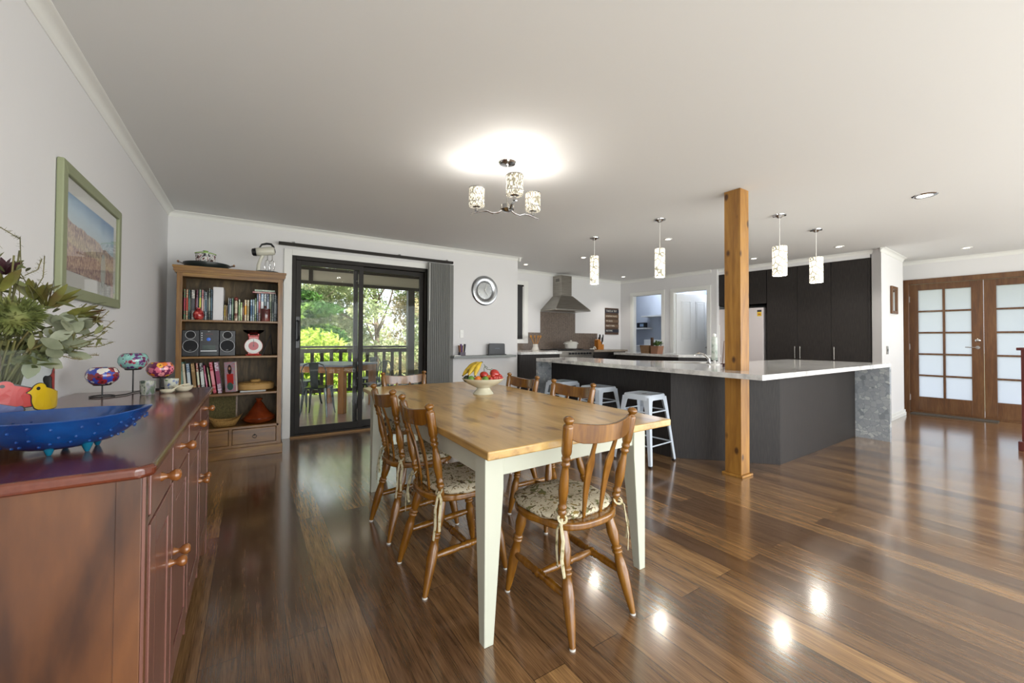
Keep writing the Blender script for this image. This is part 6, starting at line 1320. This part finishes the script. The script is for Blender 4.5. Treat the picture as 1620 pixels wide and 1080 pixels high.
# ------------------------------------------------------------------ deck outside
DKZ = -.04
struct(MB().box(-3.2, 3.58, 5.665, 9.75, DKZ-.12, DKZ).build('floor_deck', M['deckw'], smooth=False))
creamy = mat('deck_soffit', '#c9c6b8', .7); DF = mat('deck_frame_paint', '#3a352e', .5)
struct(MB().prism([(5.665, 2.62), (9.9, 2.80), (9.9, 2.88), (5.665, 2.70)], -3.2, 3.6, axis='x').build('ceiling_deck', creamy, smooth=False))
struct(MB().box(-3.3, -3.2, 5.66, 9.8, -.1, 2.8).build('wall_deck_side', M['wall'], smooth=False))
struct(MB().box(3.59, 3.66, YK+.13, 9.9, -.1, 2.85).build('wall_deck_kitchen_side', M['wall'], smooth=False))
fr = MB().box(-3.2, 3.58, 9.60, 9.66, 2.36, 2.43).box(-3.2, 3.58, 9.60, 9.66, 2.66, 2.73)
struct(fr.build('trim_deck_beam', DF, smooth=False))
for x in (-1.2, 1.08): struct(MB().box(x-.04, x+.04, 9.59, 9.67, 2.43, 2.66).build('trim_beam_divider', DF, smooth=False))
for x in (-.98, 3.28): struct(MB().box(x-.08, x+.08, 9.56, 9.70, DKZ, 2.36).build('column_deck', DF, smooth=False, bevel=.004))
rb_ = thing('rolled_cafe_blind', 'cream outdoor blind panel filling the gap between the deck beams', 'blind', (0, 9.63, 0))
MB().box(-1.16, 1.04, -.006, .006, 2.43, 2.66).build('blind_cloth', creamy, rb_, smooth=False); MB().box(1.12, 3.56, -.006, .006, 2.43, 2.66).build('blind_cloth', creamy, rb_, smooth=False)
def railing(x0, x1, y, label):
    t = thing('deck_railing', label, 'railing', (0, y, 0), 0)
    MB().box(x0, x1, -.05, .05, .985, 1.03).build('top_rail', DF, t, smooth=False, bevel=.004)
    MB().box(x0, x1, -.02, .02, .88, .97).build('upper_rail', DF, t, smooth=False)
    MB().box(x0, x1, -.02, .02, .02, .09).build('bottom_rail', DF, t, smooth=False)
    x = x0+.10
    while x < x1-.05:
        MB().box(x-.035, x+.035, -.045, -.022, .03, .96).build('baluster', DF, t, smooth=False); x += .19
railing(-.88, 3.19, 9.62, 'dark slatted timber railing along the outer edge of the deck')
lp = thing('deck_batten_light', 'long bright batten light under the deck ceiling', 'ceiling lamp', (1.9, 8.3, 2.655))
MB().box(-.6, .6, -.06, .06, 0, .07).build('light_body', mat('batten_yellow', '#c9b84a', .5), lp, smooth=False, bevel=.004)
MB().box(-.58, .58, -.05, .05, -.02, 0).build('diffuser', glow('batten_diffuser', 2.0), lp, smooth=False)
# outdoor table
ot = thing('outdoor_table', 'square timber outdoor table with a grey top on the deck', 'table', (1.29, 7.78, DKZ), R_(45))
OW = wood('outdoor_timber', ['#7a4e26', '#9a6a38', '#ad7c46'], 'z', 3, 8, .5)
MB().box(-.52, .52, -.52, .52, .765, .795).build('tabletop', mat('grey_tabletop', '#7f8591', .3), ot, smooth=False, bevel=.004)
for s_ in (-1, 1):
    for q in (-1, 1): MB().box(s_*.45-.05, s_*.45+.05, q*.45-.05, q*.45+.05, 0, .765).build('leg', OW, ot, smooth=False, bevel=.003)
for s_ in (-1, 1):
    MB().box(-.40, .40, s_*.47-.015, s_*.47+.015, .66, .765).build('apron', OW, ot, smooth=False); MB().box(s_*.47-.015, s_*.47+.015, -.40, .40, .66, .765).build('apron', OW, ot, smooth=False)
GM = texmat('gunmetal', ['#2f3534', '#454d4c', '#586260'], s=6, rough=.28, metal=.7)
def tolix(label):
    t = thing('metal_chair', label, 'chair', (0, 0, DKZ), 0, 'dark metal chairs on the deck')
    mb = MB(); vs = []; k = 20
    rd = lambda w_, d_, r: [(sx_*(w_-r)+r*math.cos(a), s2*(d_-r)+r*math.sin(a)) for sx_, s2, a0 in ((1, 1, 0), (-1, 1, 90), (-1, -1, 180), (1, -1, 270)) for a in [R_(a0+i*22.5) for i in range(5)]]
    R4 = [(.175, .175, .435), (.18, .18, .455), (.17, .17, .462), (.12, .12, .456)]
    for a, b, z in R4: vs += [(x, y, z) for x, y in rd(a, b, .05)]
    fs = [(r*k+i, r*k+(i+1) % k, (r+1)*k+(i+1) % k, (r+1)*k+i) for r in range(3) for i in range(k)]+[list(range(3*k, 4*k)), list(range(k))]
    mb.add(vs, fs).build('seat', GM, t, ang=50)
    for sx_ in (-1, 1):
        for q in (-1, 1): MB().tube([(sx_*.155, q*.155, .45), (sx_*.17, q*.17, .34), (sx_*.19, q*.195, .1), (sx_*.205, q*.215, 0)], [.045, .03, .02, .014], 8, flat=.7).build('leg', GM, t)
    MB().tube([(-.165, -.16, .45), (-.18, -.19, .60), (-.18, -.21, .74), (-.14, -.22, .82), (-.06, -.225, .85), (.06, -.225, .85), (.14, -.22, .82), (.18, -.21, .74), (.18, -.19, .60), (.165, -.16, .45)], .010, 8).build('back_hoop', GM, t)
    mb = MB(); vs = []; 
    for z, w_, y in ((.455, .05, -.16), (.6, .055, -.185), (.75, .065, -.205), (.84, .07, -.215)): vs += [(-w_, y, z), (w_, y, z), (w_, y-.005, z), (-w_, y-.005, z)]
    fs = [(4*i+j, 4*i+(j+1) % 4, 4*i+4+(j+1) % 4, 4*i+4+j) for i in range(3) for j in range(4)]+[(0, 1, 2, 3), (12, 13, 14, 15)]
    mb.add(vs, fs).build('back_splat', GM, t, smooth=False)
    return t
c1 = tolix('dark metal chair on the deck, nearest the door handle side of the table'); c1.location = (.93, 7.18, DKZ); c1.rotation_euler = (0, 0, R_(-25))
GD = 'dark metal chairs on the deck'
dup(c1, (.86, 8.42, DKZ), R_(-135), 'dark metal chair on the deck behind the table near the railing, left side', GD)
dup(c1, (1.83, 7.25, DKZ), R_(40), 'dark metal chair on the deck partly behind the meeting frames of the glass door', GD)
dup(c1, (1.98, 8.35, DKZ), R_(140), 'dark metal chair on the deck behind the right corner of the table', GD)
# ground and trees
struct(MB().box(-60, 70, 9.8, 120, -3.2, -3.0).box(-60, -4, -60, 9.8, -.4, -.2).box(-60, 70, -60, -2.4, -.4, -.2).box(10.7, 70, -60, 120, -.4, -.2).build('ground_garden', texmat('lawn', ['#55593e', '#7c7c5a', '#8f8a6c'], s=.6, rough=.95), smooth=False))
import numpy as np
def leafcloud(name, blobs, n, size, m, seed, parent, kind='stuff', flatf=1.0):
    rng = np.random.default_rng(seed); B = np.array(blobs, float); wts = (B[:, 3]*B[:, 4]*B[:, 5])**.67; wts /= wts.sum()
    idx = rng.choice(len(B), n, p=wts); d = rng.normal(size=(n, 3)); d /= np.linalg.norm(d, axis=1)[:, None]; rad = rng.uniform(.25, 1, n)**.45
    c = B[idx, :3]+d*rad[:, None]*B[idx, 3:6]
    a = rng.normal(size=(n, 3)); a /= np.linalg.norm(a, axis=1)[:, None]; b = np.cross(a, rng.normal(size=(n, 3))); b /= np.linalg.norm(b, axis=1)[:, None]
    s = size*rng.uniform(.6, 1.4, n)[:, None]; l = s*1.5
    P = np.stack([c-a*l, c+b*s*.5, c+a*l, c-b*s*.5], 1).reshape(-1, 3)
    me = bpy.data.meshes.new(name); me.vertices.add(4*n); me.vertices.foreach_set('co', P.ravel()); me.loops.add(4*n); me.loops.foreach_set('vertex_index', np.arange(4*n)); me.polygons.add(n); me.polygons.foreach_set('loop_start', np.arange(0, 4*n, 4)); me.polygons.foreach_set('loop_total', np.full(n, 4)); me.update(calc_edges=True); me.materials.append(m)
    o = bpy.data.objects.new(name, me); COL.objects.link(o); o.parent = parent; return o
def leafmat(nm, cols, tr_=.35):
    m = texmat(nm, cols, s=1.3, detail=4, rough=.6, spec=.3); n = m.node_tree; b = n.nodes['Principled BSDF']; t = n.nodes.new('ShaderNodeBsdfTranslucent'); x = n.nodes.new('ShaderNodeMixShader'); x.inputs[0].default_value = tr_
    n.links.new(b.inputs['Base Color'].links[0].from_socket, t.inputs[0]); n.links.new(b.outputs[0], x.inputs[1]); n.links.new(t.outputs[0], x.inputs[2]); n.links.new(x.outputs[0], n.nodes['Material Output'].inputs[0]); return m
bark = texmat('bark', ['#4a3c30', '#8a7a66'], (1, 1, .3), s=4, rough=.9)
def tree(name, label, x, y, trunk_h, blobs, n, size, m, seed, z0=-3.0, tw=.16, branches=6):
    t = thing(name, label, 'tree', (x, y, z0), 0)
    rng = random.Random(seed); mb = MB(); mb.tube([(0, 0, 0), (.1, 0, trunk_h*.4), (-.1, .1, trunk_h*.75), (.1, 0, trunk_h)], [tw, tw*.8, tw*.6, tw*.3], 8)
    for i in range(branches):
        h_ = trunk_h*rng.uniform(.35, .9); bl = rng.choice(blobs); e_ = Vector(bl[:3]); mb.tube([(0, 0, h_), (e_.x*.4, e_.y*.4, lerp(h_, e_.z, .3)), (e_.x*.8, e_.y*.8, lerp(h_, e_.z, .85))], [tw*.35, tw*.22, tw*.08], 6)
    mb.build('trunk', bark, t); leafcloud('foliage', blobs, n, size, m, seed, t)
def blobs_(n, R, z0, z1, r, seed, cone=False):
    g = random.Random(seed); out = []
    for i in range(n):
        z = g.uniform(z0, z1); f = (1-(z-z0)/(z1-z0)*.85) if cone else 1; a = g.uniform(0, 6.28); rr = R*f*math.sqrt(g.random()); s = r*g.uniform(.6, 1.3); out.append((rr*math.cos(a), rr*math.sin(a), z, s, s, s*(.35 if cone else .6)))
    return out
dk_l = leafmat('conifer_needles', ['#20391a', '#3f6527', '#76913c']); gm_l = leafmat('gum_foliage', ['#5f6f42', '#8b9868', '#b3b28a']); hg = leafmat('lime_shrub_leaves', ['#62801f', '#8ea638', '#b4c35c'])
tree('conifer_tree', 'dark green layered conifer beyond the deck, seen in the left door panel', 1.1, 19.5, 9, blobs_(46, 2.9, 2.6, 9.5, .8, 4, True), 26000, .075, dk_l, 1)
tree('conifer_tree', 'smaller dark conifer beyond the deck, close to the left door frame', -.9, 21.5, 9, blobs_(34, 2.3, 3.0, 9.5, .8, 8, True), 15000, .08, leafmat('conifer_needles_bright', ['#35521f', '#5c7f2e', '#8fa548']), 2)
tree('gum_tree', 'pale grey green gum tree with dark branches, behind the right door panel', 5.6, 22, 10, blobs_(44, 3.4, 3.2, 10.5, .95, 12), 19000, .07, gm_l, 3, branches=16)
tree('gum_tree', 'pale gum tree seen between the conifer and the middle door frames', 3.2, 24, 10, blobs_(34, 2.2, 3, 8.6, .9, 19), 14000, .075, gm_l, 5, branches=12)
tree('gum_tree', 'pale gum tree at the far right behind the deck post', 8.6, 21, 9, blobs_(34, 2.4, 2.5, 9.5, .9, 29), 15000, .07, leafmat('gum_foliage_warm', ['#77744e', '#9c9068', '#b5a985']), 6, branches=12)
sb_ = thing('lime_green_shrub', 'bright lime green leafy shrub just beyond the deck railing', 'shrub', (1.3, 13.2, -3.0))
MB().tube([(0, 0, 0), (.1, 0, 1.5), (0, 0, 2.8)], [.08, .06, .03], 8).build('trunk', bark, sb_)
leafcloud('foliage', [(u, v, z, 1.0, .9, .8) for u, v, z in ((-2.2, .4, 2.9), (-1.3, 0, 3.1), (-.4, -.2, 3.5), (.3, .1, 3.7), (1.0, 0, 3.1), (-.2, .5, 2.4), (1.7, .4, 2.5), (-1.8, 0, 2.0), (.8, -.3, 2.3), (2.3, .2, 2.0), (-.6, -.4, 2.2), (0, -.2, 1.5), (-1.5, 0, 1.3), (1.4, 0, 1.4))], 30000, .05, hg, 9, sb_)
tree('background_trees', 'far belt of pale olive trees on the rise beyond the garden', 2, 34, 8, [(u, v, z, 2.4, 1.5, 1.5) for u in range(-18, 26, 3) for v, z in ((0, 2.6), (1, 4.4))], 26000, .11, leafmat('far_foliage', ['#6f7a4c', '#99a070', '#b9b892']), 11, branches=0)
